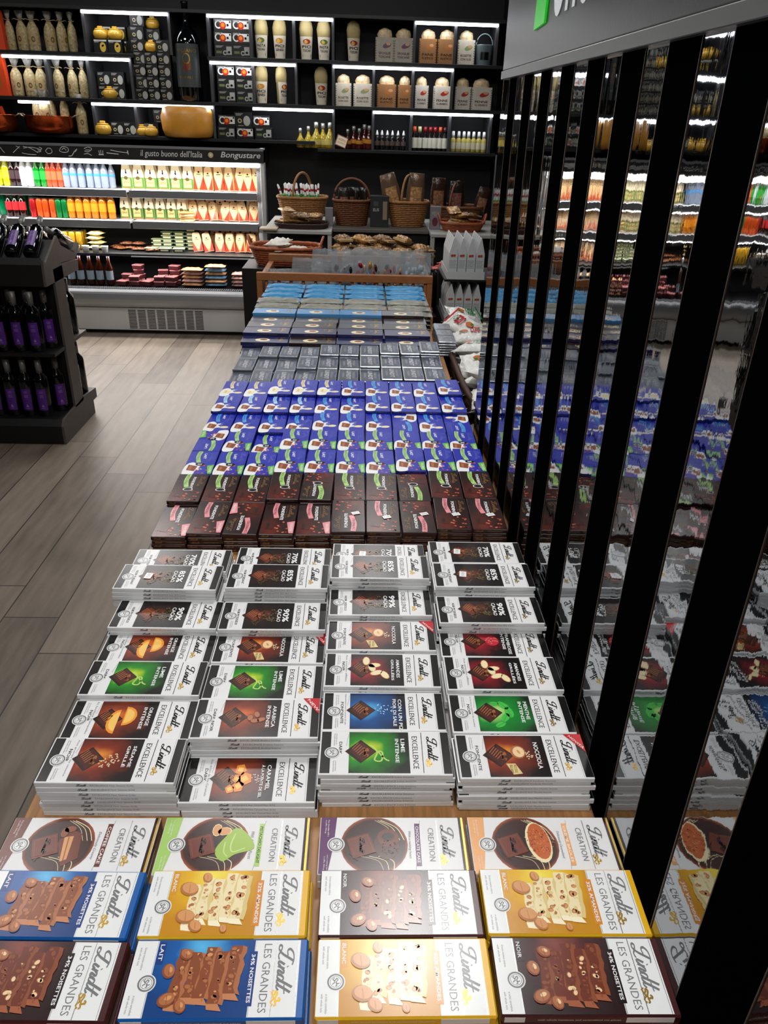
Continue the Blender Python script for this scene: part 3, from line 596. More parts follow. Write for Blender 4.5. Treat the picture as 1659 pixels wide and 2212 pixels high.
# large bars: pictured nut bars and truffle bars
GW, GH, GT = .0805, .176, .0115
def nutbar(colr, colname, end, label, labc, kind, choc, nutm, nute, whole, seed):
    a = Art(GW, GH)
    BG = glow('print_'+colname+'_picture', colr[0], colr[1], colr[2], .45, .1, .75, 1.2, .2)
    a.rect(0.0008, .0008, GW-.0008, GH*.13, WHITE, 2); a.panel(0.0005, GH*.13, GW-.0005, GH*.69, BG, 2)
    a.rect(0.0008, GH*.69, GW-.0008, GH*.955, WHITE, 2)
    a.stroke([(0.001, GH*.945), (GW-.001, GH*.945)], .0005, SILV, 3, 1); a.stroke([(0.001, GH*.125), (GW-.001, GH*.125)], .0004, SILV, 3, 1)
    a.stroke([(0.001, GH*.815), (GW-.001, GH*.815)], .0009, SILV, 3, 1); a.stroke([(0.001, GH*.695), (GW-.001, GH*.695)], .0006, SILV, 3, 1)
    a.text('LES GRANDES', GW*.06, GH*.745, GW*.94, GH*.79, GREYT, 3); a.script(GW*.06, GH*.83, GW*.72, GH*.925, GREYT, .40, 3, GOLD)
    a.rect(GW*.16, GH*.665, GW*.86, GH*.71, end, 4); a.text(label, GW*.2, GH*.677, GW*.82, GH*.699, WHITE, 5, bold=.02)
    a.rect(GW*.03, GH*.135, GW*(.06+.055*len(kind)+.05), GH*.175, labc, 3); a.text(kind, GW*.06, GH*.143, GW*(.06+.055*len(kind)), GH*.166, WHITE, 4, bold=.01)
    a.seal(GW*.57, GH*.11, GW*.105, GREYT, WHITE)
    for k in (0, 1): a.text('Grosses noisettes entières' if k == 0 else 'et éclats caramélisés', GW*(.1 if k == 0 else .72), GH*.055, GW*(.4 if k == 0 else .96), GH*.068, GREYT, 3); a.text('with whole nuts', GW*(.1 if k == 0 else .72), GH*.03, GW*(.34 if k == 0 else .94), GH*.042, GREYT, 3)
    R = random.Random(seed); cf, ct, ce = choc
    for k in range(5):      # five stacked pieces, drawn from the far one to the near one
        v = GH*(.29+.073*k); h = GH*.062; u0 = GW*(.15+R.uniform(-.04, .08)-.02*k); u1 = GW*(.78+R.uniform(-.05, .07)+(0 if k < 4 else -.06)); tl = R.uniform(.3, .95)
        top = []; bot = []
        for i in range(9):
            t = i/8; top.append((u0+(u1-u0)*t, v+h*.5+R.uniform(-1, 1)*h*.15-h*.5*t*tl)); bot.append((u0+(u1-u0)*t, v-h*.45+R.uniform(-1, 1)*h*.15-h*.5*t*tl))
        a.it.append((bot+top, [(i, i+1, 10+i, 9+i) for i in range(8)], cf, 3+k*2, None))
        a.it.append((top+[(p[0]+GW*.02, p[1]+h*.42) for p in top], [(i, i+1, 10+i, 9+i) for i in range(8)], ct, 3+k*2, None))
        a.it.append(([bot[8], (bot[8][0]+GW*.07, bot[8][1]+h*.1), (top[8][0]+GW*.09, top[8][1]+h*.4), top[8]], [(0, 1, 2, 3)], ce, 3+k*2, None))
        for i in range(10):
            t = R.uniform(.03, .97); uu = u0+(u1-u0)*t; vv = v-h*.25*t+R.uniform(-.26, .22)*h; q = R.uniform(.45, 1.35); an = R.random()*3; sh = (nutm, nutm, ct, nute)[R.randrange(4)]
            a.ell(uu, vv, GW*.038*q, GW*.030*q, nute if sh is nutm else cf, 4+k*2, an, 9); a.ell(uu+.0003, vv+.0003, GW*.029*q, GW*.021*q, sh, 4+k*2+.5, an, 8)
            a.poly([(uu+GW*.05, vv+h*.1), (uu+GW*.09, vv+h*.22), (uu+GW*.06, vv+h*.3)], ct, 4+k*2+.2)
    a.stroke([(GW*.13, GH*.625), (GW*.6, GH*.60)], .0012, ct, 15, 1)
    for (u, v, r, an) in whole:
        a.ell(GW*u, GH*v, GW*r, GW*r*.80, nute, 13, an, 14); a.ell(GW*(u-r*.1), GH*v+GW*r*.08, GW*r*.86, GW*r*.64, nutm if whole is AL else MILK2, 14, an, 14); a.ell(GW*(u-r*.2), GH*v+GW*r*.2, GW*r*.4, GW*r*.25, NUT if whole is AL else nutm, 14.5, an, 10); a.stroke([(GW*(u-r*.5), GH*v), (GW*(u+r*.5), GH*v+GW*r*.1)], .0006, nute, 15, 1)
    SIDE = pm('wrapper_side_'+colname, colr[1], .3); out = []
    for full in (1, 0):
        mb = MB(); mb.box(-GH/2, GH/2, -GW/2, GW/2, 0, GT, SIDE, .0018)
        mb.box(-GH/2+.003, -GH/2+GH*.13, -GW/2-.00012, -GW/2+.001, .0018, GT-.0018, WHITE); mb.box(-GH/2+GH*.69, -GH/2+GH*.955, -GW/2-.00012, -GW/2+.001, .0018, GT-.0018, WHITE)
        b = Art(GH, GT); b.text('with whole hazelnuts and caramelized nut pieces' if nutm is NUT or 1 else '', GH*.2, GT*.38, GH*.66, GT*.62, WHITE, 1); b.onto(mb, front(GH, GT, -GW/2))
        if full: a.onto(mb, lambda u, v, e: (v-GH/2, (GW/2-u)*.965, GT+e*.7))
        out.append(Proto(mb.build('large_chocolate_bar'), 'large chocolate bar'))
    return out
MK = (MILK, MILK2, ink('#c58258')); DK = (CHOC2, MILK, ink('#a25a3c')); WH = (CREAM, CREAM2, ink('#fbf1cf'))
HZ = [(.42, .22, .10, .3), (.2, .30, .09, 1), (.78, .24, .11, 2), (.86, .32, .09, .5)]
AL = [(.30, .25, .13, 1.2), (.72, .26, .13, 1.4), (.86, .33, .10, .8), (.12, .35, .08, .3), (.9, .5, .06, .3)]
NB = {'blue milk hazelnut': nutbar(('#5cc0f2', '#0b5aa8', '#083f80'), 'blue', ink('#173b82'), '34% NOISETTES', ink('#123a80'), 'LAIT', MK, NUT, MILK, HZ, 1),
      'yellow white almond': nutbar(('#f7ea5a', '#e8b416', '#c98a10'), 'yellow', ink('#d98a2e'), '32% AMANDES', ink('#d9982a'), 'BLANC', WH, NUT, ink('#b5713c'), AL, 2),
      'brown dark hazelnut': nutbar(('#8a4236', '#42181a', '#260d10'), 'brown', ink('#1c0c10'), '34% NOISETTES', ink('#2a1014'), 'NOIR', DK, NUTL, MILK, HZ, 3)}
def creation(cname, cend, label, sub, item, lc=WHITE):
    a = Art(GW, GH); E = ink(cend)
    a.poly([(0.0008, .001), (GW-.0008, .001), (GW-.0008, GH*.065), (GW*.5, GH*.10), (0.0008, GH*.115)], E, 3); a.seal(GW*.5, GH*.115, GW*.115, GREYT, WHITE)
    for k in (0, 1): a.text('Fine chocolate with a' if k == 0 else 'and a melting heart', GW*(.06 if k == 0 else .68), GH*.055, GW*(.36 if k == 0 else .95), GH*.066, lc, 4); a.text('truffle filling', GW*(.06 if k == 0 else .7), GH*.035, GW*(.3 if k == 0 else .93), GH*.046, lc, 4)
    D1 = glow('print_truffle_round', '#1e0a06', '#3a150c', '#d8682e', .5, .5, .56, 1, .04, mid=.8)
    cu, cv, r = GW*.5, GH*.375, GW*.5; N = 28; pts = []; uvs = []
    for i in range(N):
        t = 2*PI*i/N; u = cu+r*math.cos(t); v = cv+r*1.0*math.sin(t); u = min(max(u, .001), GW-.001); pts.append((u, v)); uvs.append(((v-cv)/r/2+.5, (u-cu)/r/2+.5))
    a.poly(pts, D1, 2, uvs)
    for k in range(3): a.stroke([(GW*.06, GH*(.42-.02*k)), (GW*.2, GH*(.53-.03*k)), (GW*.42, GH*(.58-.03*k))], .0009-.0002*k, CREAM, 3, 6)
    for k in range(3): a.stroke([(GW*.97, GH*(.50-.03*k)), (GW*.78, GH*(.50-.05*k)), (GW*.7, GH*(.40-.06*k))], .0009-.0002*k, CREAM, 3, 6)
    item(a)
    def sq(k, m, L):
        c = (GW*.52, GH*.285); h = GW*.20*k
        a.poly([(c[0]+h*math.cos(t+.32)*1.25, c[1]+h*math.sin(t+.32)*1.25) for t in (PI/4, 3*PI/4, 5*PI/4, 7*PI/4)], m, L)
    a.poly([(GW*.78, GH*.26), (GW*.66, GH*.205), (GW*.30, GH*.205), (GW*.32, GH*.24), (GW*.5, GH*.3)], DKBR, 5); sq(1, CHOC2, 6); sq(.84, MILK, 7); sq(.80, CHOC2, 8)
    a.script(GW*.38, GH*.275, GW*.66, GH*.31, DKBR, .8, 9)
    a.rect(GW*.12, GH*.655, GW*.86, GH*.69, E, 3); a.text(label, GW*.17, GH*.662, GW*.81, GH*.683, lc if cname != 'green' else BLACK, 4, bold=.015)
    a.stroke([(GW*.06, GH*.695), (GW*.92, GH*.65)], .0004, GREYT, 2, 1); a.text(sub, GW*.26, GH*.605, GW*.74, GH*.628, GREYT, 3, shear=.3)
    a.text('CREATION', GW*.2, GH*.745, GW*.78, GH*.785, GREYT, 3); a.stroke([(GW*.06, GH*.81), (GW*.92, GH*.81)], .0009, SILV, 3, 1)
    a.script(GW*.14, GH*.835, GW*.72, GH*.925, GREYT, .40, 3, GOLD)
    a.rect(0.0006, GH*.965, GW-.0006, GH*.983, DKBR, 3); a.rect(0.0006, GH*.983, GW-.0006, GH-.0008, GOLD, 3)
    out = []
    for full in (1, 0):
        mb = MB(); mb.box(-GH/2, GH/2, -GW/2, GW/2, 0, GT, SLEEVE, .0006)
        box_side_text(mb, GW, GH, GT, 'CREATION '+label.title())
        mb.box(GH/2-.0003, GH/2+.0002, -GW/2+.001, GW/2-.001, .001, GT-.001, DKBR)
        if full: a.onto(mb, lie(GW, GH, GT))
        out.append(Proto(mb.build('large_chocolate_bar'), 'large chocolate bar'))
    return out
def it_coffee(a):
    a.poly([(GW*.2, GH*.40), (GW*.46, GH*.36), (GW*.86, GH*.44), (GW*.72, GH*.53), (GW*.3, GH*.50)], CHOC2, 4); a.poly([(GW*.36, GH*.39), (GW*.78, GH*.42), (GW*.74, GH*.46), (GW*.34, GH*.45)], NUT, 5)
    a.stroke([(GW*.36, GH*.42), (GW*.76, GH*.44)], .0012, MILK, 6, 1); nuts(a, [(GW*.28, GH*.38), (GW*.22, GH*.41)], MILK, .007, 5, DKBR)
def it_pist(a):
    g = ink('#9cbf4a'); g2 = ink('#c6dc86')
    a.poly(smooth_line([(GW*.34, GH*.44), (GW*.2, GH*.50), (GW*.3, GH*.58), (GW*.55, GH*.64), (GW*.66, GH*.52), (GW*.78, GH*.44), (GW*.6, GH*.38)], 5, True), g, 4)
    a.stroke([(GW*.3, GH*.5), (GW*.5, GH*.48), (GW*.62, GH*.5), (GW*.55, GH*.58)], .0016, g2, 5, 6); a.stroke([(GW*.45, GH*.44), (GW*.62, GH*.44), (GW*.7, GH*.47)], .0014, g2, 5, 6)
    nuts(a, [(GW*.24, GH*.37), (GW*.26, GH*.42)], NUT, .008, 5, CREAM)
def it_cake(a):
    a.ell(GW*.5, GH*.46, GW*.26, GH*.085, ink('#4a2018'), 4, 0, 18); a.ell(GW*.38, GH*.47, GW*.16, GH*.075, ink('#6a3020'), 5, 0, 16); a.ell(GW*.36, GH*.47, GW*.07, GH*.045, DKBR, 6, 0, 12); crumbs(a, GW*.55, GH*.47, GW*.14, 30, DKBR, .0012, 8, 7)
def it_brulee(a):
    a.ell(GW*.46, GH*.47, GW*.36, GH*.085, CREAM, 4, .1, 20); a.ell(GW*.44, GH*.475, GW*.32, GH*.072, ink('#c2602e'), 5, .1, 20); crumbs(a, GW*.44, GH*.475, GW*.22, 60, ink('#8a2f16'), .0012, 8, 6); crumbs(a, GW*.44, GH*.475, GW*.22, 50, NUT, .001, 9, 6)
CR = {'coffee cake': creation('brown', '#6a2a1c', 'COFFEE CAKE', 'Deliciously Creamy', it_coffee), 'pistachio': creation('green', '#a6cf6c', 'PISTACHIO DELIGHT', 'With Almond Pieces', it_pist),
      'chocolate cake': creation('purple', '#5b2160', 'CHOCOLATE CAKE', 'With a melting heart', it_cake), 'creme brulee': creation('orange', '#eba96a', 'CRÈME BRÛLÉE', 'Deliciously Caramelised', it_brulee)}
def put_stack(pr, x, y, zt, T, n, desc, rz=0):
    for k in range(n):
        j = 0 if k == 0 else (k % 3-1)*.0025
        o = pr[0 if k == 0 else 1].put((x+j*1.3, y+j*.4, zt-(k+1)*T-.0001*k), '%s, %s' % (desc, ['top of its stack', 'second in its stack', 'third in its stack', 'bottom of its stack'][min(k, 3)]), rz=rz+(k*.01 if k else 0), group='large bars in the nearest rows')
PL = ['leftmost', 'second', 'third', 'rightmost']
for i, (k, x) in enumerate((('coffee cake', -.326), ('pistachio', -.143), ('chocolate cake', .046), ('creme brulee', .228))):
    put_stack(CR[k], x, .585+GW/2, TZ+.024, GT, 2, 'white boxed %s truffle bar, %s of four' % (k, PL[i]), -.004)
for i, (k, x, n) in enumerate((('blue milk hazelnut', -.322, 3), ('yellow white almond', -.137, 3), ('brown dark hazelnut', .051, 3), ('yellow white almond', .231, 3))):
    put_stack(NB[k], x, .503+GW/2, TZ+.0353, GT, n, '%s bar, %s, row next to truffle bars' % (k, PL[i]), [-.02, 0, 0, -.01][i])
for i, (k, x, n) in enumerate((('brown dark hazelnut', -.319, 3), ('blue milk hazelnut', -.134, 3), ('yellow white almond', .052, 3), ('brown dark hazelnut', .232, 3))):
    put_stack(NB[k], x, .421+GW/2, TZ+.0356, GT, n, '%s bar, %s, row nearest the viewer' % (k, PL[i]), [-.02, 0, 0, -.01][i])
# ------------------------------------------------------------------ ten-column bars in the middle of the table
BW, BH, BT = .140, .0695, .0085     # design width runs towards the viewer
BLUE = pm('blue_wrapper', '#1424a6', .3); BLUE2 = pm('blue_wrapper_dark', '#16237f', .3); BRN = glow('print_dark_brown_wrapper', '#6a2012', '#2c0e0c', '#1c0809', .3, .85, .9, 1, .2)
BRS = pm('brown_wrapper_side', '#2a100e', .35); LG = ink('#a9d47a'); GR = ink('#6dbb4b'); LB = ink('#4a9fe0'); LB2 = ink('#a8d8f2'); PINK = ink('#e8939a'); YEL = ink('#e8d9a0')
def classic(kind, band, piece=MILK, bandc=LB, wedge=None, badge=False, dots=None, splash=True, word='LAIT', bm=None, side=None):
    W, H = BW, BH; a = Art(W, H)
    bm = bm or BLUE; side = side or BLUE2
    a.panel(.001, .001, W-.001, H-.001, bm, 1)
    a.stroke([(0.002, H*.36), (W*.25, H*.33), (W*.5, H*.42)], H*.15, bandc, 2, 5)
    a.text(band, W*.03, H*.30, W*.40, H*.38, BLUE2 if bm is BLUE else DKBR, 3)
    a.text(word, W*.12, H*.52, W*(.12+.055*len(word)), H*.62, WHITE, 3, bold=.03)
    dim = ink('#5f67c4') if bm is BLUE else ink('#7a5a38'); a.stroke([(W*.1, H*.68), (W*.5, H*.68)], .0006, dim, 3, 1); a.script(W*.08, H*.76, W*.40, H*.92, dim, .42, 3, dim)
    if splash:
        a.poly(smooth_line([(W*.50, H*.22), (W*.55, H*.36), (W*.62, H*.42), (W*.60, H*.58), (W*.70, H*.50), (W*.78, H*.62), (W*.84, H*.42), (W*.99, H*.36), (W*.99, H*.02), (W*.62, H*.03)], 4, True), WHITE, 2)
    if wedge is None and splash: 
        a.ell(W*.78, H*.76, W*.055, H*.16, CREAM, 3, .2, 12)
        for k in range(4): a.stroke([(W*(.6+.06*k), H*.45), (W*(.56+.09*k), H*.66)], .0015, WHITE, 3, 1)
    a.poly([(W*.60, H*.12), (W*.82, H*.10), (W*.86, H*.38), (W*.66, H*.44)], piece, 4); a.poly([(W*.66, H*.18), (W*.80, H*.16), (W*.82, H*.24), (W*.67, H*.27)], MILK2 if piece is MILK else (DKBR if piece is not CREAM else CREAM2), 5)
    if dots:
        R = random.Random(5)
        for i in range(18 if splash else 15):
            u = W*R.uniform(.62, .95); v = H*R.uniform(.44, .9)
            a.ell(u, v, W*.022, H*.035, dots[i % len(dots)], 4, R.random()*3, 8)
    if badge: a.ell(W*.58, H*.5, W*.06, H*.16, BLACK if splash else WHITE, 6, 0, 14); a.text('33', W*.55, H*.42, W*.61, H*.56, WHITE if splash else BLACK, 7, bold=.02)
    if not splash and badge: a.ell(W*.58, H*.5, W*.05, H*.13, BLACK, 6.5, 0, 14); 
    if wedge: a.poly([(W*.60, H*.99), (W*.97, H*.99), (W*.97, H*.86), (W*.64, H*.76)], wedge, 8); a.text('KNUSPER', W*.68, H*.86, W*.92, H*.95, WHITE, 9, bold=.01)
    out = []
    for full in (1, 0):
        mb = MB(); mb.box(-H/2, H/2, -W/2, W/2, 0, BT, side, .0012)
        b = Art(H, BT); b.script(H*.08, BT*.3, H*.3, BT*.75, dim, .7, 1); b.text(word+' MANDORLE' if bm is not BLUE else word, H*.42, BT*.36, H*.86, BT*.62, ink('#8d7d74'), 1); b.onto(mb, front(H, BT, -W/2))
        if full: a.onto(mb, lie(W, H, BT))
        out.append(Proto(mb.build('wrapped_chocolate_bar'), 'wrapped chocolate bar'))
    return out
DN = [ink('#b4573a'), ink('#8a3320'), ink('#c87050')]
CL = {'al': classic('brown', 'CON MANDORLE', CHOC, PINK, None, False, DN, False, 'FONDENTE', BRN, BRS),
      'alw': classic('brown', 'CON MANDORLE', CHOC, PINK, PINK, False, DN, False, 'FONDENTE', BRN, BRS),
      'hz': classic('brown', 'NOCCIOLE', CHOC, LG, None, True, DN, False, 'FONDENTE', BRN, BRS),
      'bn': classic('blue', 'NOCCIOLE', MILK, LG, GR, True, [ink('#c84a4a'), ink('#4a3aa8'), ink('#e07a5a')]),
      'bm': classic('blue', 'AL LATTE', MILK, LB), 'bl': classic('blue', 'AL LATTE', MILK, LB2), 'bw': classic('blue', 'BIANCO', CREAM, YEL)}
DESC = {'al': 'brown almond bar with pink ribbon', 'alw': 'brown almond bar with pink wedge', 'hz': 'brown hazelnut bar with green ribbon',
        'bn': 'blue hazelnut bar with green wedge', 'bm': 'blue milk bar with mid blue ribbon', 'bl': 'blue milk bar with pale ribbon', 'bw': 'blue white chocolate bar with cream ribbon'}
ROWS10 = [('first brown', 1.345, .838, .860, ['alw', 'alw', 'alw', 'alw', 'alw', 'al', 'al', 'al', 'al', 'al'], {2, 5, 7}, {5, 6, 7, 8, 9}),
          ('second brown', 1.487, .842, .862, ['hz']*10, {4, 7}, set()),
          ('first blue', 1.631, .842, .856, ['bn']*10, set(), set()),
          ('second blue', 1.772, .842, .854, ['bn']*10, {0}, set()),
          ('third blue', 1.905, .838, .852, ['bm']*10, {7, 9}, set()),
          ('fourth blue', 2.035, .845, .858, ['bl']*4+['bm']*6, set(), {5}),
          ('fifth blue', 2.165, .850, .862, ['bw']*5+['bm']*5, set(), set())]
wood = pm('light_oak', '#a9794a', .42, noise=.25, nscale=14, stretch=(12, 1.2, 12), bump=.05, bscale=60)
rs = MB(); rs.box(-.425, .30, 1.64, 2.30, TZ, TZ+.014, wood, .001)
tag(rs.build('display_riser'), 'low flat wooden riser board beneath the blue bars', 'riser')
R = random.Random(11)
for rn, (row, yf, z0, z1, kinds, flip, stick) in enumerate(ROWS10):
    base = TZ+.014 if 'blue' in row else TZ
    for c in range(10):
        zt = z0+(z1-z0)*c/9+R.uniform(-.002, .002); n = max(2, round((zt-base)/(BT+.0002)))
        if (row, c) == ('second blue', 2): n -= 1
        zt = base+n*(BT+.0002); x = -.4165+.0722*c+BH/2+(0 if rn < 4 else .001)
        if rn == 0: n = min(n, 12)
        for k in range(n):
            rz = (PI if (c in flip and k == 0) else 0)+R.uniform(-.03, .03)*(1 if k else .7); j = 0 if k == 0 else R.uniform(-.0018, .0018)
            if k > (9 if rn == 0 else 1): bulk('wrapped brown' if 'brown' in row else 'wrapped', x, yf+BW/2, zt-(k+1)*(BT+.0002), BH, BW, BT, BRS if 'brown' in row else BLUE2); continue
            o = CL[kinds[c]][0 if k == 0 else 1].put((x+j, yf+BW/2+(0 if k == 0 else R.uniform(-.002, .003)), zt-(k+1)*(BT+.0002)), '%s, %s, %s stack, %s row' % (DESC[kinds[c]], ORD[k], NTH[c] if c < 9 else 'rightmost', row), rz=rz, group='bars in the %s row' % row)
            if k == 0 and c in stick: sticker(o, .008 if not (c in flip) else -.015, -.008, BT+.0013, .35)
# silver squares
SILW = pm('silver_wrapper', '#8d939b', .28, .85, bump=.08, bscale=90); SGR = pm('slate_label', '#4b525e', .35, .3)
SH, SW, STT = .066, .128, .0085
def silverbar():
    a = Art(SW, SH); a.rect(SW*.04, SH*.07, SW*.96, SH*.94, SGR, 1, uv=False); PT = ink('#b9bcc2')
    a.text('LINDT', SW*.16, SH*.40, SW*.84, SH*.62, PT, 2, bold=.03); a.text('CHOCOLAT', SW*.25, SH*.70, SW*.75, SH*.80, PT, 2); a.text('SURFIN', SW*.32, SH*.20, SW*.68, SH*.30, PT, 2)
    a.rect(SW*.3, SH*.86, SW*.7, SH*.90, ink('#2c3f8a'), 2, uv=False)
    out = []
    for full in (1, 0):
        mb = MB(); mb.box(-SH/2, SH/2, -SW/2, SW/2, 0, STT, SILW, .002)
        if full: a.onto(mb, lie(SW, SH, STT))
        out.append(Proto(mb.build('foil_chocolate_square'), 'foil chocolate square'))
    return out
SB = silverbar()
for rn, (row, yf, z0, z1) in enumerate((('nearest silver', 2.312, .838, .866), ('middle silver', 2.442, .842, .866), ('far silver', 2.572, .848, .876))):
    for c in range(10):
        zt = z0+(z1-z0)*c/9; n = max(2, round((zt-TZ)/(STT+.0004))); zt = TZ+n*(STT+.0004)
        for k in range(n):
            if k > (5 if rn == 0 else 1): bulk('foil', -.418+.0695*c+SH/2, yf+SW/2, zt-(k+1)*(STT+.0004), SH, SW, STT, SILW); continue
            SB[0 if k == 0 else 1].put((-.418+.0695*c+SH/2+(0 if k == 0 else R.uniform(-.002, .002)), yf+SW/2, zt-(k+1)*(STT+.0004)), 'silver wrapped square bar, %s, %s stack, %s row' % (ORD[k], NTH[c] if c < 9 else 'rightmost', row), rz=R.uniform(-.03, .03), group='silver squares in the %s row' % row)
# dark boxes behind
DBOX = pm('navy_box_card', '#1d2250', .28); DBR = pm('black_brown_box_card', '#241418', .3); SKY = pm('sky_blue_box_card', '#3f86bd', .3)
def darkbox(side, top):
    W, H, T = .085, .168, .012; a = Art(W, H); a.rect(.002, .002, W-.002, H-.002, top, 1, uv=False)
    a.ell(W*.6, H*.45, W*.25, H*.16, CREAM, 2); a.ell(W*.55, H*.47, W*.13, H*.08, MILK, 3); a.script(W*.12, H*.82, W*.6, H*.92, GOLD, .6, 2, GOLD); a.text('GOLD', W*.15, H*.72, W*.5, H*.77, GOLD, 2)
    mb = MB(); mb.box(-H/2, H/2, -W/2, W/2, 0, T, side, .0006); a.onto(mb, lie(W, H, T)); b = Art(H, T); b.text('SWISS LUXURY SELECTION', H*.3, T*.35, H*.75, T*.62, GOLD, 1); b.onto(mb, front(H, T, -W/2))
    return Proto(mb.build('chocolate_box'), 'box of chocolates')
DB = {'navy': darkbox(DBOX, DBOX), 'black': darkbox(DBR, pm('grey_box_top', '#4a4a52', .3)), 'sky blue': darkbox(SKY, SKY), 'dark brown': darkbox(DBR, DBR)}
for rn, (yf, z, kinds) in enumerate(((2.715, .862, ['navy', 'dark brown', 'navy', 'navy']), (2.80, .868, ['navy', 'navy', 'navy', 'navy']), (2.89, .873, ['black', 'dark brown', 'black', 'dark brown']), (2.975, .878, ['black', 'black', 'black', 'black']), (3.06, .885, ['sky blue', 'sky blue', 'sky blue', 'black']))):
    for c in range(4):
        n = round((z-TZ)/.0122)
        for k in range(n):
            if k > (3 if rn == 0 else 2): bulk('dark', -.345+c*.172, yf+.0425, TZ+(n-1-k)*.0122, .168, .085, .012, DBR); continue
            kk = kinds[c] if k == 0 or kinds[c] == 'sky blue' and k < 2 else ('dark brown' if rn > 1 and k < 5 else 'navy')
            DB[kk].put((-.345+c*.172+R.uniform(-.004, .004), yf+.0425, TZ+(n-1-k)*.0122), '%s chocolate box, %s, %s stack, %s box row' % (kk, ORD[k], PL[c], ['nearest', 'second', 'third', 'fourth', 'fifth'][rn]), rz=R.uniform(-.02, .02), group='dark chocolate boxes behind the silver squares')
mb = MB(); mb.box(-.033, .033, -.05, .05, 0, .0085, SILW, .002); a = Art(.1, .066); a.text('LINDT', .02, .02, .08, .045, GREYT, 1); a.onto(mb, lie(.1, .066, .0085)); sp = Proto(mb.build('silver_bar'), 'chocolate bar')
for rn, yf in enumerate((2.78, 2.87, 2.96)):
    for k in range(6): sp.put((.322, yf+.06, TZ+(5-k)*.0095+.0*rn), 'small pale silver bar right of the dark boxes, %s, %s pile' % (ORD[k], ['nearest', 'middle', 'farthest'][rn]), rz=R.uniform(-.04, .04), group='pale silver bars right of the dark boxes')

# foil packets: grey and sky blue
def packet(name, L, Wd, T, m, seed, seal=.012, words=None, tm=None, nx=14, ny=9, wob=.0022):
    R = random.Random(seed); mb = MB(); vs = []; fs = []
    for sd in (1, 0):
        for j in range(ny+1):
            for i in range(nx+1):
                u = i/nx; v = j/ny; e = min(u, 1-u)*L/seal
                prof = min(1, max(0, (e-1)/2.0))**.6 * (max(0, 1-(2*v-1)**4))**.5
                x = (u-.5)*L; y = (v-.5)*Wd*(1-.03*math.sin(PI*u)); z = T/2+(1 if sd else -1)*(T/2*prof+.0004)+(R.uniform(-wob, wob) if sd and 0 < i < nx and 0 < j < ny else 0)
                if i in (0, nx): z += .0012*math.sin(v*26)
                vs.append((x, y, z))
    N = (nx+1)*(ny+1)
    for j in range(ny):
        for i in range(nx):
            q = j*(nx+1)+i; fs.append((q, q+1, q+nx+2, q+nx+1)); fs.append((N+q, N+q+nx+1, N+q+nx+2, N+q+1))
    for i in range(nx):
        for q in (i, ny*(nx+1)+i): fs.append((q, q+1, N+q+1, N+q) if q != i else (q+1, q, N+q, N+q+1))
    for j in range(ny):
        for q in (j*(nx+1), j*(nx+1)+nx): fs.append((q, q+nx+1, N+q+nx+1, N+q))
    mb.add(vs, fs, m, True)
    if words:
        a = Art(L, Wd); a.text(words, L*.22, Wd*.3, L*.78, Wd*.62, tm or DKBR, 1); a.onto(mb, lambda u, v, e: (u-L/2, v-Wd/2, T+wob+.0004+e))
    return mb.build(name)
GF = pm('grey_foil', '#8a8a7e', .38, .25, bump=.3, bscale=50); BF = pm('sky_blue_foil', '#1c87bd', .35, .1, bump=.3, bscale=50)
PK = {'grey': [Proto(packet('foil_packet', .178, .082, .013, GF, s, words='Tavoletta' if 0 else None), 'packet') for s in (1, 2)], 'sky blue': [Proto(packet('foil_packet', .178, .082, .013, BF, s), 'packet') for s in (3, 4)]}
for cn, rows in (('grey', ((3.165, .868), (3.245, .874), (3.325, .88))), ('sky blue', ((3.41, .864), (3.49, .868), (3.57, .872), (3.65, .876)))):
    for rn, (y, z) in enumerate(rows):
        for c in range(4):
            n = (3 if cn == 'sky blue' else 4) if rn == 0 else 2
            for k in range(n):
                xx = -.355+c*.186
                PK[cn][(k+c) % 2].put((xx+R.uniform(-.003, .003), y+.04+R.uniform(-.001, .001), z-.0176*(k+1)+.0012), '%s foil packet, %s, %s pile, %s %s row' % (cn, ORD[k], PL[c], ['nearest', 'second', 'third', 'farthest'][rn], cn), rz=R.uniform(-.012, .012), group='%s foil packets on the far end of the table' % cn)
mb = MB()
for cn, y, zt, n in (('g', 3.165, .868, 4), ('g', 3.245, .874, 2), ('g', 3.325, .88, 2), ('b', 3.41, .864, 3), ('b', 3.49, .868, 2), ('b', 3.57, .872, 2), ('b', 3.65, .876, 2)):
    z1 = zt-.0176*n
    if z1 > TZ+.002: mb.box(-.445, .305, y-.001, y+.082, TZ, z1, wood)
tag(mb.build('packet_riser'), 'stepped wooden riser carrying the grey and blue foil packets', 'riser')
for k, mbk in BULK.items():
    tag(mbk.build('bar_stacks'), {'boxed': 'lower layers of the stacks of white boxed bars', 'wrapped': 'lower layers of the blue bar stacks', 'wrapped brown': 'lower layers of the brown bar stacks', 'foil': 'lower layers of the silver square stacks', 'dark': 'lower layers of the dark chocolate box stacks'}[k], 'stacked bars', kind='stuff')
# the table
t = empty('display_table', (0, 1.9, 0)); tag(t, 'long oak display table carrying all the chocolate bars', 'table')
mb = MB(); mb.box(-.418, .311, -1.60, 1.88, TZ-.04, TZ, wood, .002); child(t, mb.build('tabletop'))
mb = MB(); mb.box(-.40, .30, -1.54, 1.84, .08, TZ-.04, pm('table_body_black', '#15120f', .5), .002); child(t, mb.build('body'))
mb = MB(); mb.box(-.37, .27, -1.50, 1.80, 0, .08, pm('plinth_black', '#0a0a0a', .6)); child(t, mb.build('plinth'))
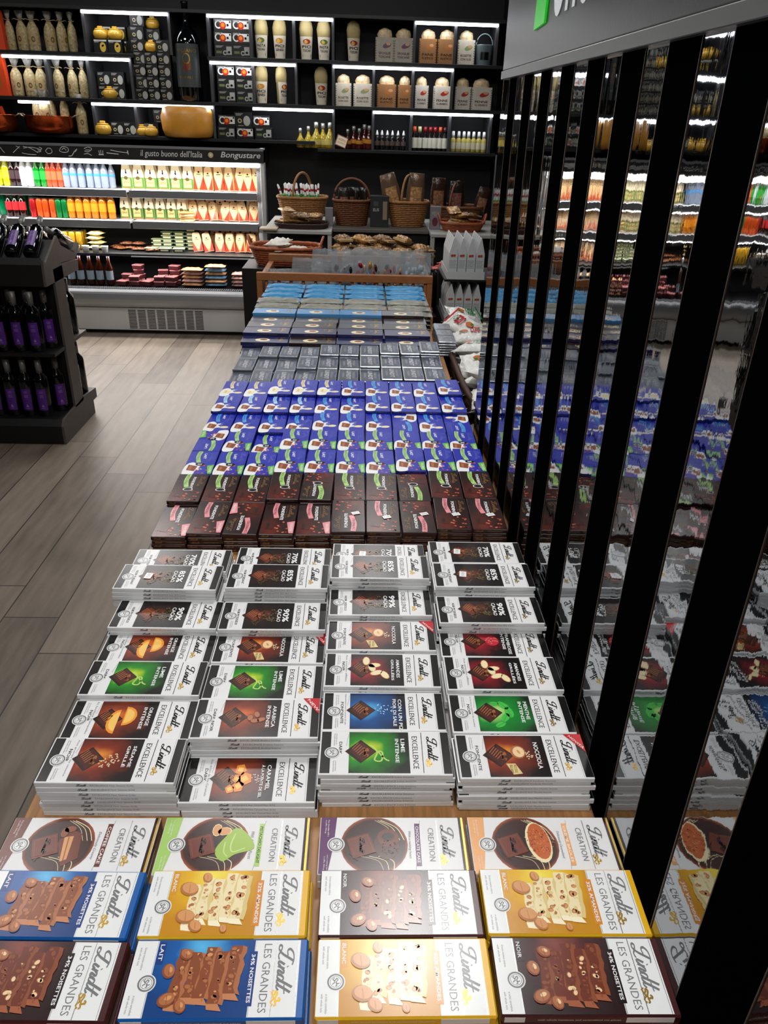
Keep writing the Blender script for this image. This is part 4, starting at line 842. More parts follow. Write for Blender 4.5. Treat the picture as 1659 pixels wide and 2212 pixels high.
# ------------------------------------------------------------------ goods on the back wall
WY = 6.44
def wx(px, py=200, y=WY): return ony(px, py, y).x
def wz(px, py, y=WY): return ony(px, py, y).z
CLEAR = pm('cellophane', '#b9b6ac', .22, 0, .6, alpha=.55, bump=.5, bscale=70)
PASTA = pm('pasta_in_bag', '#b5a478', .5, noise=.45, nscale=70, bump=.4, bscale=90); KRAFTL = pm('kraft_label', '#b59b6c', .7); RAF = pm('raffia', '#c9b27d', .7)
def crinkle(seed, amp=.07):
    R = random.Random(seed); ph = [R.random()*6.3 for _ in range(8)]
    return lambda j, a: 1+amp*(math.sin(3*a+ph[j % 8])*.6+math.sin(7*a+ph[(j*3) % 8])*.4)
def bundle_bag(seed, h=.25, r=.042, fill=PASTA):
    t = empty('pasta_bag'); m_ = MB(); m_.lathe([(r*.85, 0), (r, .01), (r*1.02, h*.4), (r*.95, h*.58), (r*.55, h*.70), (r*.30, h*.76)], fill, 14, sy=.72, wob=crinkle(seed)); child(t, m_.build('bag'))
    m_ = MB(); m_.lathe([(r*.26, h*.755), (r*.5, h*.84), (r*.85, h*1.0), (r*.7, h*.96), (r*.3, h*.80)], CLEAR, 14, sy=.6, wob=crinkle(seed+1, .2)); child(t, m_.build('gathered_top'))
    m_ = MB(); m_.tube([(r*.32*math.cos(a), r*.30*math.sin(a), h*.765) for a in [i*PI/5 for i in range(10)]], .003, RAF, 5, True)
    for s_ in (-1, 1): m_.tube([(0, -r*.3, h*.765), (s_*r*.9, -r*.45, h*.80), (s_*r*1.3, -r*.4, h*.77)], .002, RAF, 4); 
    child(t, m_.build('raffia_tie'))
    m_ = MB(); N = 8; vs = [(r*1.06*math.sin(-.6+1.2*i/N), -r*.77*math.cos(-.6+1.2*i/N), z) for z in (h*.16, h*.44) for i in range(N+1)]
    m_.add(vs, [(i, i+1, N+2+i, N+1+i) for i in range(N)], KRAFTL, True); L = Art(1, 1); L.ring(.5, .5, .2, .26, DKBR, 1, 14); L.ring(.5, .5, .12, .15, DKBR, 1, 12)
    L.onto(m_, lambda u, v, e: (r*1.09*math.sin((u-.5)*1.1), -r*.81*math.cos((u-.5)*1.1), h*.17+v*h*.26)); child(t, m_.build('label'))
    return Proto(t, 'pasta bag')
BB = [bundle_bag(1), bundle_bag(5), bundle_bag(9)]
PO = ['leftmost', 'second', 'third', 'fourth', 'fifth', 'rightmost']
for i, px in enumerate((27, 53, 77, 113, 138, 160)):
    BB[i % 3].put((wx(px, 107), WY, ZS[1]), 'dim tied pasta bag on the top left shelf, %s of six' % PO[i], rz=i*.5-.8, scale=.98, group='tied pasta bags')
for i, px in enumerate((42, 70, 94, 131, 161, 184)):
    BB[(i+1) % 3].put((wx(px, 205), WY, ZS[2]), 'lit tied pasta bag on the middle left shelf, %s of six' % PO[i], rz=.6-i*.3, scale=.97, group='tied pasta bags')
FX = -2.9
for i, px in enumerate((84, 105, 114, 141)):
    BB[i % 3].put((wx(px, 250), WY-.02-(.03 if i == 1 else -.02), 1.452), 'tied pasta bag standing in the copper pan, %s of four' % ['leftmost', 'second', 'third', 'rightmost'][i], rz=i*.8, scale=.93, group='tied pasta bags')
BB[0].put((wx(183, 288), WY-.02, 1.401), 'tall tied pasta bag standing alone right of the copper pan', rz=.3, scale=(.9, .9, 1.05))
# black gift boxes with a printed jar, and yellow jars
YJ = pm('yellow_glazed_ceramic', '#d8a838', .2, coat=.4); GBX = pm('gift_box_black', '#141414', .4); PJ = ink('#c9b98a'); PG = ink('#a8a8a0'); PW = ink('#d9d9d2')
def jar(s=1):
    t = empty('ceramic_jar'); m_ = MB(); m_.lathe([(.032, 0), (.045, .008), (.052, .03), (.047, .052), (.036, .060)], YJ, 20); child(t, m_.build('body'))
    m_ = MB(); m_.lathe([(.039, .060), (.037, .066), (.02, .069), (.001, .07)], YJ, 18); m_.box(-.018, .018, -.008, .008, .068, .082, YJ, .004); child(t, m_.build('lid')); return Proto(t, 'jar', 'yellow ceramic jars')
J = jar()
def gift(kind, w_=.098, h=.088, d=.07):
    t = MB(); t.box(-w_/2, w_/2, -d/2, d/2, 0, h, GBX, .001); a = Art(w_, h)
    for k in range(3): a.rect(w_*.08, h*(.88-.06*k), w_*(.5-.06*k), h*(.91-.06*k), PG, 1, uv=False)
    if kind == 'egg':
        a.ell(w_*.70, h*.42, w_*.2, h*.34, PG, 1, n=16); a.ring(w_*.3, h*.42, w_*.07, w_*.12, PJ, 1, 12); a.rect(w_*.2, h*.08, w_*.5, h*.12, PG, 1, uv=False)
    elif kind == 'face':
        a.ell(w_*.66, h*.45, w_*.22, h*.36, ink('#d8b54a'), 1, n=16); a.ell(w_*.66, h*.55, w_*.10, h*.07, BLACK, 2, .4); a.rect(w_*.05, h*.85, w_*.95, h*.97, PW, 1, uv=False)
    elif kind == 'mug':
        a.rect(w_*.42, h*.25, w_*.96, h*.86, PW, 1, uv=False); a.ring(w_*.26, h*.55, w_*.13, w_*.2, PW, 1, 16); a.ell(w_*.5, h*.48, w_*.18, h*.3, ink('#b8301c'), 2, n=16); a.ell(w_*.5, h*.52, w_*.10, h*.17, ink('#e8862a'), 3, n=14)
        a.poly([(w_*.72, h*.4), (w_*.84, h*.45), (w_*.80, h*.62), (w_*.7, h*.58)], BLACK, 2); a.poly([(w_*.86, h*.68), (w_*.94, h*.7), (w_*.93, h*.84), (w_*.85, h*.83)], BLACK, 2)
    elif kind == 'cow':
        a.ring(w_*.58, h*.35, w_*.06, w_*.12, PG, 1, 12); a.rect(w_*.66, h*.2, w_*.95, h*.85, PG, 1, uv=False); a.ell(w_*.8, h*.4, w_*.07, h*.1, BLACK, 2); a.rect(w_*.1, h*.3, w_*.4, h*.5, ink('#6d7a4a'), 1, uv=False)
    a.onto(t, front(w_, h, -d/2)); return Proto(t.build('gift_box'), 'gift box', 'black gift boxes')
GE, GF_, GM, GC = gift('egg'), gift('face'), gift('mug', .128, .078, .09), gift('cow', .128, .078, .09)
GK = gift('egg', .128, .10, .09)
for i, px in enumerate((222, 253)):
    l = ['left', 'right'][i]; x = wx(px, 112)
    GF_.put((x, WY, ZS[1]), 'dark gift box with yellow jar print, lowest of the %s pile' % l, scale=(1, 1, .98)); J.put((x, WY-.0, ZS[1]+.0868), 'yellow jar standing on the %s gift box' % l)
    GF_.put((x+.005, WY+.12, ZS[1]+.088), 'upper gift box behind the %s yellow jar' % l); GF_.put((x+.005, WY+.12, ZS[1]), 'lower gift box behind the %s pile' % l, scale=(1, 1, .99))
for i in range(3): GE.put((wx(283+i*3, 112)+.02, WY+.06, ZS[1]+.0885*i), 'black gift box beside the yellow jar piles, %s' % ['lowest', 'middle', 'topmost'][i], rz=.5)
TH = .0762; TS = (1, 1, .86)
for c in range(3):
    for r_ in range(6):
        x = wx(310+26*c, 200); z = ZS[2]+TH*r_; nm = ['left', 'middle', 'right'][c]
        if r_ == 4 and c == 1: J.put((x, WY, ZS[2]+TH*4+.0005), 'yellow jar half way up the tall tower of black boxes', scale=(.92, .92, .92)); GE.put((x, WY+.13, ZS[2]+TH*4), 'black box behind the yellow jar in the tower', scale=TS); [GE.put((x, WY+.13, ZS[2]+TH*q), 'black box hidden behind the tower, %s' % ORD[q+1], scale=TS) for q in range(4)]; continue
        if r_ == 5 and c != 1: continue
        if r_ == 5: z = ZS[2]+TH*5; GE.put((x, WY+.13, z), 'black box near the top of the tower', scale=TS); J.put((x, WY+.11, z+TH), 'yellow jar on top of the tall tower of boxes', scale=.95); continue
        GE.put((x, WY, z), 'black gift box of the tower, %s column, %s' % (nm, ORD[5-r_] if r_ else 'lowest'), rz=(.35 if (r_ in (1, 3) and c == 0) else 0), scale=TS)
for c, px in enumerate((486, 524)):
    nm = ['left', 'right'][c]
    for r_ in range(3): (GC if r_ == 0 else GM).put((wx(px, 125), WY+(.03 if r_ == 2 else 0), ZS[1]+.079*r_), 'mug gift box on the top shelf, %s pile, %s' % (nm, ['lowest', 'middle', 'topmost'][r_]), scale=(1, 1, 1))
for c, px in enumerate((493, 532)):
    nm = ['left', 'right'][c]
    for r_ in range(3): (GM if r_ == 2 else GC).put((wx(px, 218), WY, ZS[2]+.079*r_), 'mug gift box on the second shelf, %s pile, %s' % (nm, ['lowest', 'middle', 'topmost'][r_]))
J.put((wx(241, 209), WY-.03, ZS[2]), 'yellow jar on the middle shelf in front of black boxes')
for i, (px, r_) in enumerate(((227, 0), (256, 0), (227, 1), (256, 1))): GE.put((wx(px, 209), WY+.06, ZS[2]+.0885*r_), 'black box behind the single yellow jar, %s %s' % (['lower', 'upper'][r_], ['left', 'right'][i % 2]), scale=(1.0, 1, 1))
J.put((wx(229, 290), WY-.05, 1.401), 'yellow jar on the lowest shelf left of the cheese wheel', scale=1.15)
GE.put((wx(256, 290), WY+.03, 1.401), 'black egg box right of the low yellow jar, nearer it'); GE.put((wx(283, 290), WY+.03, 1.401), 'black egg box right of the low yellow jar, farther one')
J.put((wx(311, 293), WY-.04, 1.401), 'left yellow jar of the pair beside the cheese wheel', scale=.95); J.put((wx(333, 293), WY-.07, 1.401), 'right yellow jar of the pair beside the cheese wheel', scale=.95)
GE.put((wx(322, 290), WY+.10, 1.401), 'lower black box behind the pair of yellow jars', scale=(1.2, 1, 1)); GE.put((wx(345, 290), WY+.10, 1.4895), 'upper black box behind the pair of yellow jars')
# lowest shelf, mug boxes right of the cheese
zc = 1.401
for i, (px, z, p, lab) in enumerate(((493, 0, GC, 'dark mug box right of the cheese wheel, lower row'), (532, 0, GM, 'red and white mug box in the lower row right of the cheese'), (572, 0, GC, 'dark mug box at the right end of the lower row'),
   (495, .0785, GM, 'mug box on the upper row next to the cheese wheel'), (530, .0785, GK, 'tall dark mug box in the middle of the upper row'), (568, .0785, GM, 'mug box at the right end of the upper row'))):
    p.put((wx(px, 298), WY-.02, zc+z), lab, scale=(1, 1, 1) if px != 572 else (.98, 1, 1))
# cheese wheel
rind = pm('cheese_rind', '#c98a2e', .4, noise=.12, nscale=9, bump=.1, bscale=60)
m_ = MB(); m_.lathe([(.155, 0), (.178, .008), (.192, .05), (.197, .10), (.192, .155), (.178, .197), (.155, .205), (.0, .207)], rind, 48); tag(m_.build('whole_cheese', loc=(wx(412, 297), WY-.03, 1.4005)), 'big golden whole cheese on the lowest lit shelf', 'cheese')
# magnum bottle
gb = pm('dark_bottle_glass', '#06080a', .06, coat=.6); lab = pm('grey_wine_label', '#3a403f', .45); wineL = pm('purple_label', '#4b1a78', .45)
t = empty('magnum_bottle', (wx(415, 212, WY), WY-.02, ZS[2]+.0005)); tag(t, 'oversized dark wine bottle standing between the shelf cells', 'bottle')
r = .088; m_ = MB(); m_.lathe([(r*.9, 0), (r, .01), (r, .36), (r*.97, .39), (r*.75, .435), (r*.36, .47), (r*.24, .50), (r*.23, .58)], gb, 32); child(t, m_.build('body'))
m_ = MB(); m_.lathe([(r*.25, .53), (r*.25, .60), (r*.28, .603), (r*.28, .618), (.001, .62)], pm('capsule_black', '#0c0c0e', .3), 24); child(t, m_.build('capsule'))
def wraplabel(m_, r, z0, z1, half, m, art=None, seg=12, off=.0006):
    vs = [((r+off)*math.sin(-half+2*half*i/seg), -(r+off)*math.cos(-half+2*half*i/seg), z) for z in (z0, z1) for i in range(seg+1)]
    m_.add(vs, [(i, i+1, seg+2+i, seg+1+i) for i in range(seg)], m, True)
    if art: art.onto(m_, lambda u, v, e: ((r+off+.0006+e)*math.sin((u-.5)*2*half), -(r+off+.0006+e)*math.cos((u-.5)*2*half), z0+v*(z1-z0)))
a = Art(1, 1); a.text('ARGIANO', .14, .80, .86, .88, GOLD, 1); a.ring(.5, .66, .10, .13, GOLD, 1, 14); a.ell(.46, .48, .10, .13, ink('#6e3a2a'), 1); a.ell(.58, .5, .07, .10, ink('#8a4a30'), 1); a.text('BRUNELLO', .2, .20, .8, .25, GOLD, 1); a.rect(.05, .06, .95, .075, GOLD, 1, uv=False); a.rect(.05, .10, .95, .108, GOLD, 1, uv=False)
m_ = MB(); wraplabel(m_, r, .09, .36, 1.2, lab, a); child(t, m_.build('label'))
# pasta bunch packs
STR = pm('dried_pasta_strands', '#b8a670', .45, noise=.6, nscale=60, stretch=(60, 60, 4), bump=.3, bscale=80); VEG = ink('#5c7a3c')
def bunch(seed, title, ctop, cbot):
    t = empty('pasta_bunch'); m_ = MB(); m_.lathe([(.030, 0), (.036, .01), (.043, .145), (.046, .15), (.050, .20), (.042, .24), (.018, .262), (.001, .265)], STR, 14, sy=.7, wob=crinkle(seed, .05)); child(t, m_.build('bag'))
    a = Art(1, 1); a.ell(.5, .80, .30, .12, ctop, 1); a.ell(.44, .78, .14, .07, ink('#e8b04a'), 2); a.text(title[0], .12, .50, .88, .63, BLACK, 2, bold=.02); a.text(title[1], .16, .33, .84, .45, BLACK, 2, bold=.02); a.rect(.1, .1, .9, .22, cbot, 1, uv=False)
    m_ = MB(); vs = []; seg = 10
    for z, rr in ((.004, .0375), (.15, .0475)):
        for i in range(seg+1): q = -1.25+2.5*i/seg; vs.append((rr*math.sin(q), -rr*.72*math.cos(q)-.001, z))
    m_.add(vs, [(i, i+1, seg+2+i, seg+1+i) for i in range(seg)], pm('cream_paper', '#ddd3bd', .55), True)
    a.onto(m_, lambda u, v, e: ((.038+.01*v+.0008+e)*math.sin((u-.5)*2), -(.038+.01*v)*.72*math.cos((u-.5)*2)-.002-e, .006+v*.14)); child(t, m_.build('paper_sleeve'))
    return Proto(t, 'pasta pack', 'tall pasta bunches in paper sleeves')
PBN = [bunch(1, ('PICI', 'TOSCANI'), ink('#a83c2c'), ink('#8d8a5a')), bunch(2, ('PASTA', 'TOSCANA'), VEG, VEG), bunch(3, ('PICI', 'SENESI'), ink('#c8862e'), ink('#8a5a3a'))]
for i, px in enumerate((567, 606, 662, 700, 763)): PBN[(1, 2, 0, 1, 0)[i]].put((wx(px, 133), WY, ZS[1]), 'tall pasta bunch on the top shelf, %s' % ['leftmost', 'second from left', 'third with red print', 'fourth with green print', 'alone in the dark cell'][i], rz=R.uniform(-.2, .2), scale=(1, 1, .96))
for i, px in enumerate((567, 609, 694)): PBN[(2, 0, 0)[i]].put((wx(px, 226), WY, ZS[2]), 'tall pasta bunch on the second shelf, %s' % ['leftmost', 'narrow one near the divider', 'alone in the dark cell'][i], rz=(-.1, .9, .2)[i], scale=(1, 1, .95))
# kraft cartons with bags
def kcarton(colr, title, pic, w_=.135, h=.155):
    t = empty('cracker_carton'); K = pm('carton_'+colr.strip('#'), colr, .6, noise=.08, nscale=30); m_ = MB(); m_.box(-w_/2, w_/2, -.04, .04, 0, h, K, .001); a = Art(w_, h)
    for s_ in (0, 1):
        for k in range(9): a.rect(w_*(.02+.93*s_), h*(.04+.1*k), w_*(.05+.93*s_), h*(.09+.1*k), DKBR, 1, uv=False)
    a.text(title[0], w_*.18, h*.32, w_*.82, h*.42, DKBR, 1, bold=.02); a.text(title[1], w_*.18, h*.18, w_*.82, h*.27, DKBR, 1, bold=.02); a.ell(w_*.62, h*.68, w_*.24, h*.10, pic, 1, .3); a.ell(w_*.7, h*.74, w_*.12, h*.06, ink('#d9a37a'), 2)
    a.onto(m_, front(w_, h, -.04)); child(t, m_.build('carton'))
    m_ = MB(); m_.lathe([(.045, 0), (.052, .02), (.055, .05), (.045, .075), (.012, .09)], pm('crispbread_bag', '#d8bf95', .3, noise=.4, nscale=50, bump=.5, bscale=70), 12, c=(0, 0, h-.03), sy=.6, wob=crinkle(len(title[0]), .12)); child(t, m_.build('bag'))
    return Proto(t, 'cracker pack', 'carton packs of crackers and pasta')
KC = {'c': kcarton('#cfc7b4', ('ROSETTE', 'CON OLIO'), ink('#8d9a6a')), 'k': kcarton('#9a6a3c', ('PANE', 'RUSTICO'), ink('#b8743a')), 'p': kcarton('#d2cabb', ('PENNE', 'ALL ARRABBIATA'), ink('#b5382c')), 'd': kcarton('#b5ab9c', ('SFOGLIE', 'TOSCANE'), ink('#6a3c5a'))}
for i, (px, k, l, s_) in enumerate(((830, 'd', 'grey cracker carton in the dark cell, left one', .98), (870, 'd', 'grey cracker carton in the dark cell, right one', 1), (922, 'k', 'brown cracker carton under the right led, left one', .93), (962, 'k', 'brown cracker carton under the right led, right one', .95), (1004, 'c', 'cream carton beside the metal bucket', .9))):
    KC[k].put((wx(px, 140), WY, ZS[1]), l, scale=(s_, 1, 1))
for i, (px, k, l, s_) in enumerate(((742, 'c', 'cream olive carton on the second shelf, left one', .85), (783, 'c', 'cream olive carton on the second shelf, right one', 1), (834, 'k', 'wide brown carton on the second shelf', 1.05), (872, 'k', 'brown carton beside the wide one on the second shelf', .72), (909, 'p', 'slim cream carton with white top on the second shelf', .72), (953, 'p', 'cream penne carton left of the divider', .95), (997, 'p', 'penne carton in the dark cell, left one', .85), (1037, 'p', 'penne carton in the dark cell, right one', 1.1))):
    KC[k].put((wx(px, 235), WY, ZS[2]), l, scale=(s_, 1, .96))
# bucket
tin = pm('pale_blue_tin', '#9fb4bb', .3, .5); b_ = empty('metal_bucket', (wx(1043, 143), WY, ZS[1])); tag(b_, 'pale blue tin bucket with dark label on the top shelf', 'bucket')
m_ = MB(); m_.lathe([(.048, 0), (.052, .004), (.060, .125), (.063, .13), (.058, .13), (.046, .01)], tin, 24); child(b_, m_.build('body')); m_ = MB(); m_.tube([(.060*math.cos(PI*i/12), 0, .125+.075*math.sin(PI*i/12)) for i in range(13)], .0035, tin, 6); child(b_, m_.build('handle'))
m_ = MB(); wraplabel(m_, .0565, .035, .085, .55, BLACK); child(b_, m_.build('label'))
# small bottles
def bottle(name, prof, glass, cap=None, capm=None, labm=None, lz=None, seg=14, half=1.2, lr=None, extra=None, cat='bottle', group=None, art=None):
    t = empty(name); m_ = MB(); m_.lathe(prof, glass, seg); child(t, m_.build('glass'))
    if cap: m_ = MB(); m_.lathe(cap, capm, seg); child(t, m_.build('cap'))
    if labm: m_ = MB(); wraplabel(m_, lr or max(p[0] for p in prof), lz[0], lz[1], half, labm, art, 8); child(t, m_.build('label'))
    return Proto(t, cat, group)
OIL = pm('olive_oil_glass', '#b8a020', .08, trans=.25, coat=.5); OIL2 = pm('dark_vinegar_glass', '#5a1a10', .08, trans=.2, coat=.5); CORK = pm('cork_cap_silver', '#c4c4bc', .3, .5); BLKB = pm('black_bottle', '#141210', .15, coat=.4)
OB = bottle('oil_bottle', [(.030, 0), (.036, .006), (.034, .055), (.016, .085), (.010, .10), (.010, .12)], OIL, [(.013, .113), (.013, .145), (.001, .147)], CORK, ink('#c9b76a'), (.02, .05), group='small bottles of oil')
VB = bottle('vinegar_bottle', [(.026, 0), (.030, .006), (.028, .055), (.013, .085), (.009, .10), (.009, .12)], OIL2, [(.012, .113), (.012, .14), (.001, .142)], CORK, ink('#c98a3a'), (.035, .06), group='small bottles of red vinegar')
DP = bottle('dropper_bottle', [(.017, 0), (.019, .005), (.019, .085), (.010, .098)], BLKB, [(.011, .098), (.011, .106), (.004, .132), (.001, .134)], WHITE, ink('#5a4a44'), (.03, .06), group='black dropper bottles')
SP = bottle('spray_bottle', [(.018, 0), (.020, .004), (.020, .085), (.010, .098)], pm('pale_oil_glass', '#c8b860', .1, trans=.3), [(.011, .098), (.012, .12), (.010, .14), (.001, .142)], WHITE, ink('#c9c3a4'), (.02, .065), group='spray bottles')
SC = {c: bottle('sauce_bottle', [(.018, 0), (.020, .005), (.020, .10), (.011, .12), (.011, .13)], BLKB, [(.0135, .125), (.0135, .165), (.001, .166)], pm('cap_'+n_, c, .35), ink('#d8d6c4'), (.02, .09), group='sauce bottles with coloured caps') for c, n_ in (('#c8502a', 'orange'), ('#c9c08a', 'straw'), ('#8a1c22', 'dark_red'), ('#4a1a1e', 'maroon'))}
ZD = 1.3525
for i, (px, s_) in enumerate(((650, .9), (667, 1), (684, 1.2), (698, 1.15), (713, 1.2))): OB.put((wx(px, 322), WY-.02+.02*(i % 2), ZD), 'yellow oil bottle on the lowest right shelf, %s of five' % NTH[i], scale=s_)
for i, (px, s_) in enumerate(((751, .95), (764, 1.1), (776, 1), (787, 1.2), (797, 1.15))): VB.put((wx(px, 324), WY-.02+.03*(i % 2), ZD), 'dark red vinegar bottle beside the yellow oils, %s of five' % NTH[i], scale=s_)
m_ = MB(); m_.box(-.042, .042, -.002, .002, 0, .075, ink('#8a2a24'), .001); a = Art(.084, .075); a.rect(.006, .006, .078, .069, CREAM, 1, uv=False); a.text('ACETO', .014, .04, .07, .055, RED, 2, bold=.02); a.text('BALSAMICO', .014, .02, .07, .033, RED, 2); a.onto(m_, front(.084, .075, -.002))
o = m_.build('price_card', loc=(wx(735, 322), WY-.09, ZD), rot=(-.15, .35, 0)); o.location.z += .016; tag(o, 'small red bordered card leaning before the vinegar bottles', 'price card')
for i, px in enumerate((814, 824.5, 836, 847, 859, 871)): DP.put((wx(px, 322), WY, ZD), 'black dropper bottle with white tip, %s of six' % NTH[i])
for i, px in enumerate((894, 905, 917, 928, 938, 949, 959)): SC[('#c8502a', '#c9c08a', '#8a1c22', '#8a1c22', '#8a1c22', '#c8502a', '#4a1a1e')[i]].put((wx(px, 326), WY, ZD), 'sauce bottle with coloured cap, %s of seven' % NTH[i])
for i, px in enumerate((977, 989, 1000, 1010, 1021, 1032, 1043)): SP.put((wx(px, 328), WY, ZD), 'pale oil spray bottle, %s of seven' % NTH[i])
# copper pans and orange gift bags
cop = pm('polished_copper', '#c2552c', .2, .9, noise=.25, nscale=25); brass = pm('brass_handle', '#c9b49a', .3, .8)
def pan(x, y, lab_):
    t = empty('copper_pan', (x, y, 1.401)); tag(t, lab_, 'pan', 'copper pans'); m_ = MB(); m_.lathe([(.13, 0), (.15, .006), (.172, .05), (.176, .112), (.180, .114), (.180, .118), (.170, .118), (.165, .05), (.14, .012), (.0, .010)], cop, 36, sy=.75); child(t, m_.build('bowl'))
    for s_ in (-1, 1): m_ = MB(); m_.tube([(s_*.172, -.035, .105), (s_*.20, -.035, .122), (s_*.225, 0, .126), (s_*.20, .035, .122), (s_*.172, .035, .105)], .005, brass, 6); child(t, m_.build('handle'))
    return t
PX1 = wx(116, 285); pan(PX1, WY-.04, 'copper pan holding pasta bags on the lowest left shelf'); pan(wx(-5, 280), WY-.04, 'copper pan cut by the left edge of the photo')
OR = pm('orange_card', '#e2481a', .5, noise=.08, nscale=12); ORD_ = ink('#b56a2a')
for i, (x0, z, h, w_, rot, lb) in enumerate(((wx(4, 95), ZS[1]+.001, .24, .10, 0, 'orange gift bag on the top shelf at the left edge'), (wx(8, 200), ZS[2]+.001, .26, .13, 0, 'orange gift bag on the middle shelf at the left edge'), (wx(6, 270)-.04, 1.415, .16, .10, .14, 'orange bag leaning in the left pan, left one'), (wx(18, 270)+.005, 1.415, .155, .06, -.25, 'orange bag leaning in the left pan, right one'))):
    m_ = MB(); m_.prism([(-w_/2, 0), (w_/2, 0), (w_/2*.86, h), (-w_/2*.86, h)], 'y', -.03 if i < 2 else -.012, .03 if i < 2 else .012, OR); m_.box(-w_*.2, w_*.2, -.0315 if i < 2 else -.0135, -.029 if i < 2 else -.011, h*.2, h*.5, ORD_)
    o = m_.build('gift_bag', loc=(x0, WY-.04, z), rot=(0, rot, 0)); tag(o, lb, 'gift bag', 'orange gift bags')
# ------------------------------------------------------------------ food and drink in the chilled cabinet
IY = 6.36; Z1, Z2, Z3, Z4 = 1.036, .816, .5905, .3345
def liq(name, c, tr=.25): return pm(name, c, .1, trans=tr, coat=.3)
def soda(col, nm, capc, labc, h=.195, r=.030, lz=(.05, .11), tr=.2, group=None, cat='bottle', name='soda_bottle'):
    k = h/.195; pr = [(r*.8, 0), (r, .008*k), (r*.95, .04*k), (r*1.0, .06*k), (r*.98, .115*k), (r*.92, .13*k), (r*.42, .168*k), (r*.38, .18*k)]
    return bottle(name, pr, liq('drink_'+nm, col, tr), [(r*.45, .176*k), (r*.45, h), (.001, h+.001)], pm('cap_'+nm, capc, .4), pm('drink_label_'+nm, labc, .4) if labc else None, lz, 12, 1.5, r, cat=cat, group=group)
SO = {'yellow': soda('#c8c81a', 'yellow', '#c8c81a', '#b8b82a', .2), 'dark': soda('#2a1418', 'dark', '#c8c8c8', '#3a2a30', .19, .026), 'white': soda('#d6d8da', 'white', '#e8e8e8', '#c8cccf', .2), 'green': soda('#128a28', 'green', '#e8e8e8', '#1f9a38', .2), 'red': soda('#d8502e', 'coral', '#e8e8e8', '#e2603c', .2),
      'water': soda('#b8c4dc', 'water', '#e6eaf2', '#3f8fd0', .19, .031, (.085, .10), .55), 'biggreen': soda('#0fa066', 'mint_green', '#d8e8e0', None, .205, .040, (.05, .1), .35), 'cola': soda('#2a0c0a', 'cola', '#b8202a', '#b8242a', .165, .027), 'orange': soda('#d8821c', 'orangeade', '#e2c21a', '#e08a20', .195, .032)}
def at_shelf(p, px, py, z, lab_, dy=0, **k): return p.put((wx(px, py, IY)+k.pop('dx', 0), IY+dy, z), lab_, **k)
for row in (1, 0):
    q = ['front', 'back'][row]
    for i, px in enumerate((2, 19)): at_shelf(SO['yellow'], px, 405, Z1, 'yellow drink bottle, %s row, %s' % (q, ['at the photo\'s left edge', 'beside the dark bottles'][i]), row*.075, dx=row*.01)
    for i, px in enumerate((32, 45)[:2]): at_shelf(SO['dark'], px, 405, Z1, 'dark soda bottle between yellow and white ones, %s row, %s' % (q, PL[i].replace('second', 'right')), row*.075)
    for i, px in enumerate((56, 70)): at_shelf(SO['white'], px, 405, Z1, 'white drink bottle, %s row, %s' % (q, ['left', 'right'][i]), row*.075)
    for i, px in enumerate((84, 98)): at_shelf(SO['green'], px, 405, Z1, 'bright green drink bottle on the top cooler shelf, %s row, %s' % (q, ['left', 'right'][i]), row*.075, scale=(.85, .85, 1))
    for i, px in enumerate((110, 121, 134)): at_shelf(SO['red'], px, 405, Z1, 'coral red drink bottle, %s row, %s' % (q, ['left', 'middle', 'right'][i]), row*.075, scale=(.8, .8, 1))
    for i, px in enumerate((148, 163, 180, 198, 214, 229)[:6-row]): at_shelf(SO['water'], px+row*4, 408, Z1, 'clear water bottle, %s row, %s' % (q, NTH[i]), row*.075, scale=(.92, .92, 1), group='clear water bottles')
at_shelf(SO['water'], 243, 408, Z1, 'single water bottle at the right end of the drinks', .02, scale=(.85, .85, .95))
for i, px in enumerate((2, 24, 44, 66)): at_shelf(SO['biggreen'], px, 470, Z2, 'mint green bottle on the second cooler shelf, %s of four' % NTH[i], .09, scale=(.9, .9, .93))
for i, px in enumerate((26, 40, 54)): at_shelf(SO['cola'], px, 474, Z2, 'red labelled cola bottle before the green bottles, %s' % ['left', 'middle', 'right'][i])
def can(c, nm): return bottle('drink_can', [(.020, 0), (.025, .008), (.025, .125), (.021, .135)], pm('can_'+nm, c, .25, .5), [(.021, .1345), (.0215, .137), (.018, .136), (.001, .136)], alu, group='%s drink cans' % nm, cat='can')
CN = {'red': can('#b01c22', 'red'), 'orange': can('#d85a20', 'orange'), 'green': can('#0f7a3a', 'green'), 'gold': can('#d8a82e', 'golden')}
for row in (1, 0):
    q = ['front', 'back'][row]
    for i, px in enumerate((77,)): at_shelf(CN['red'], px, 476, Z2, 'red cola can beside the orange cans, %s row' % q, row*.07)
    for i, px in enumerate((91, 104, 119)): at_shelf(CN['orange'], px, 476, Z2, 'orange drink can, %s row, %s' % (q, ['left', 'middle', 'right'][i]), row*.07)
    for i, px in enumerate((132, 145)): at_shelf(CN['green'], px, 476, Z2, 'green drink can, %s row, %s' % (q, ['left', 'right'][i]), row*.07)
    for i, px in enumerate((159, 176, 193, 209, 226, 245)[:6-row]): at_shelf(SO['orange'], px+row*4, 478, Z2, 'orangeade bottle with yellow cap, %s row, %s' % (q, NTH[i]), row*.075, scale=(.9, .9, 1), group='orangeade bottles')
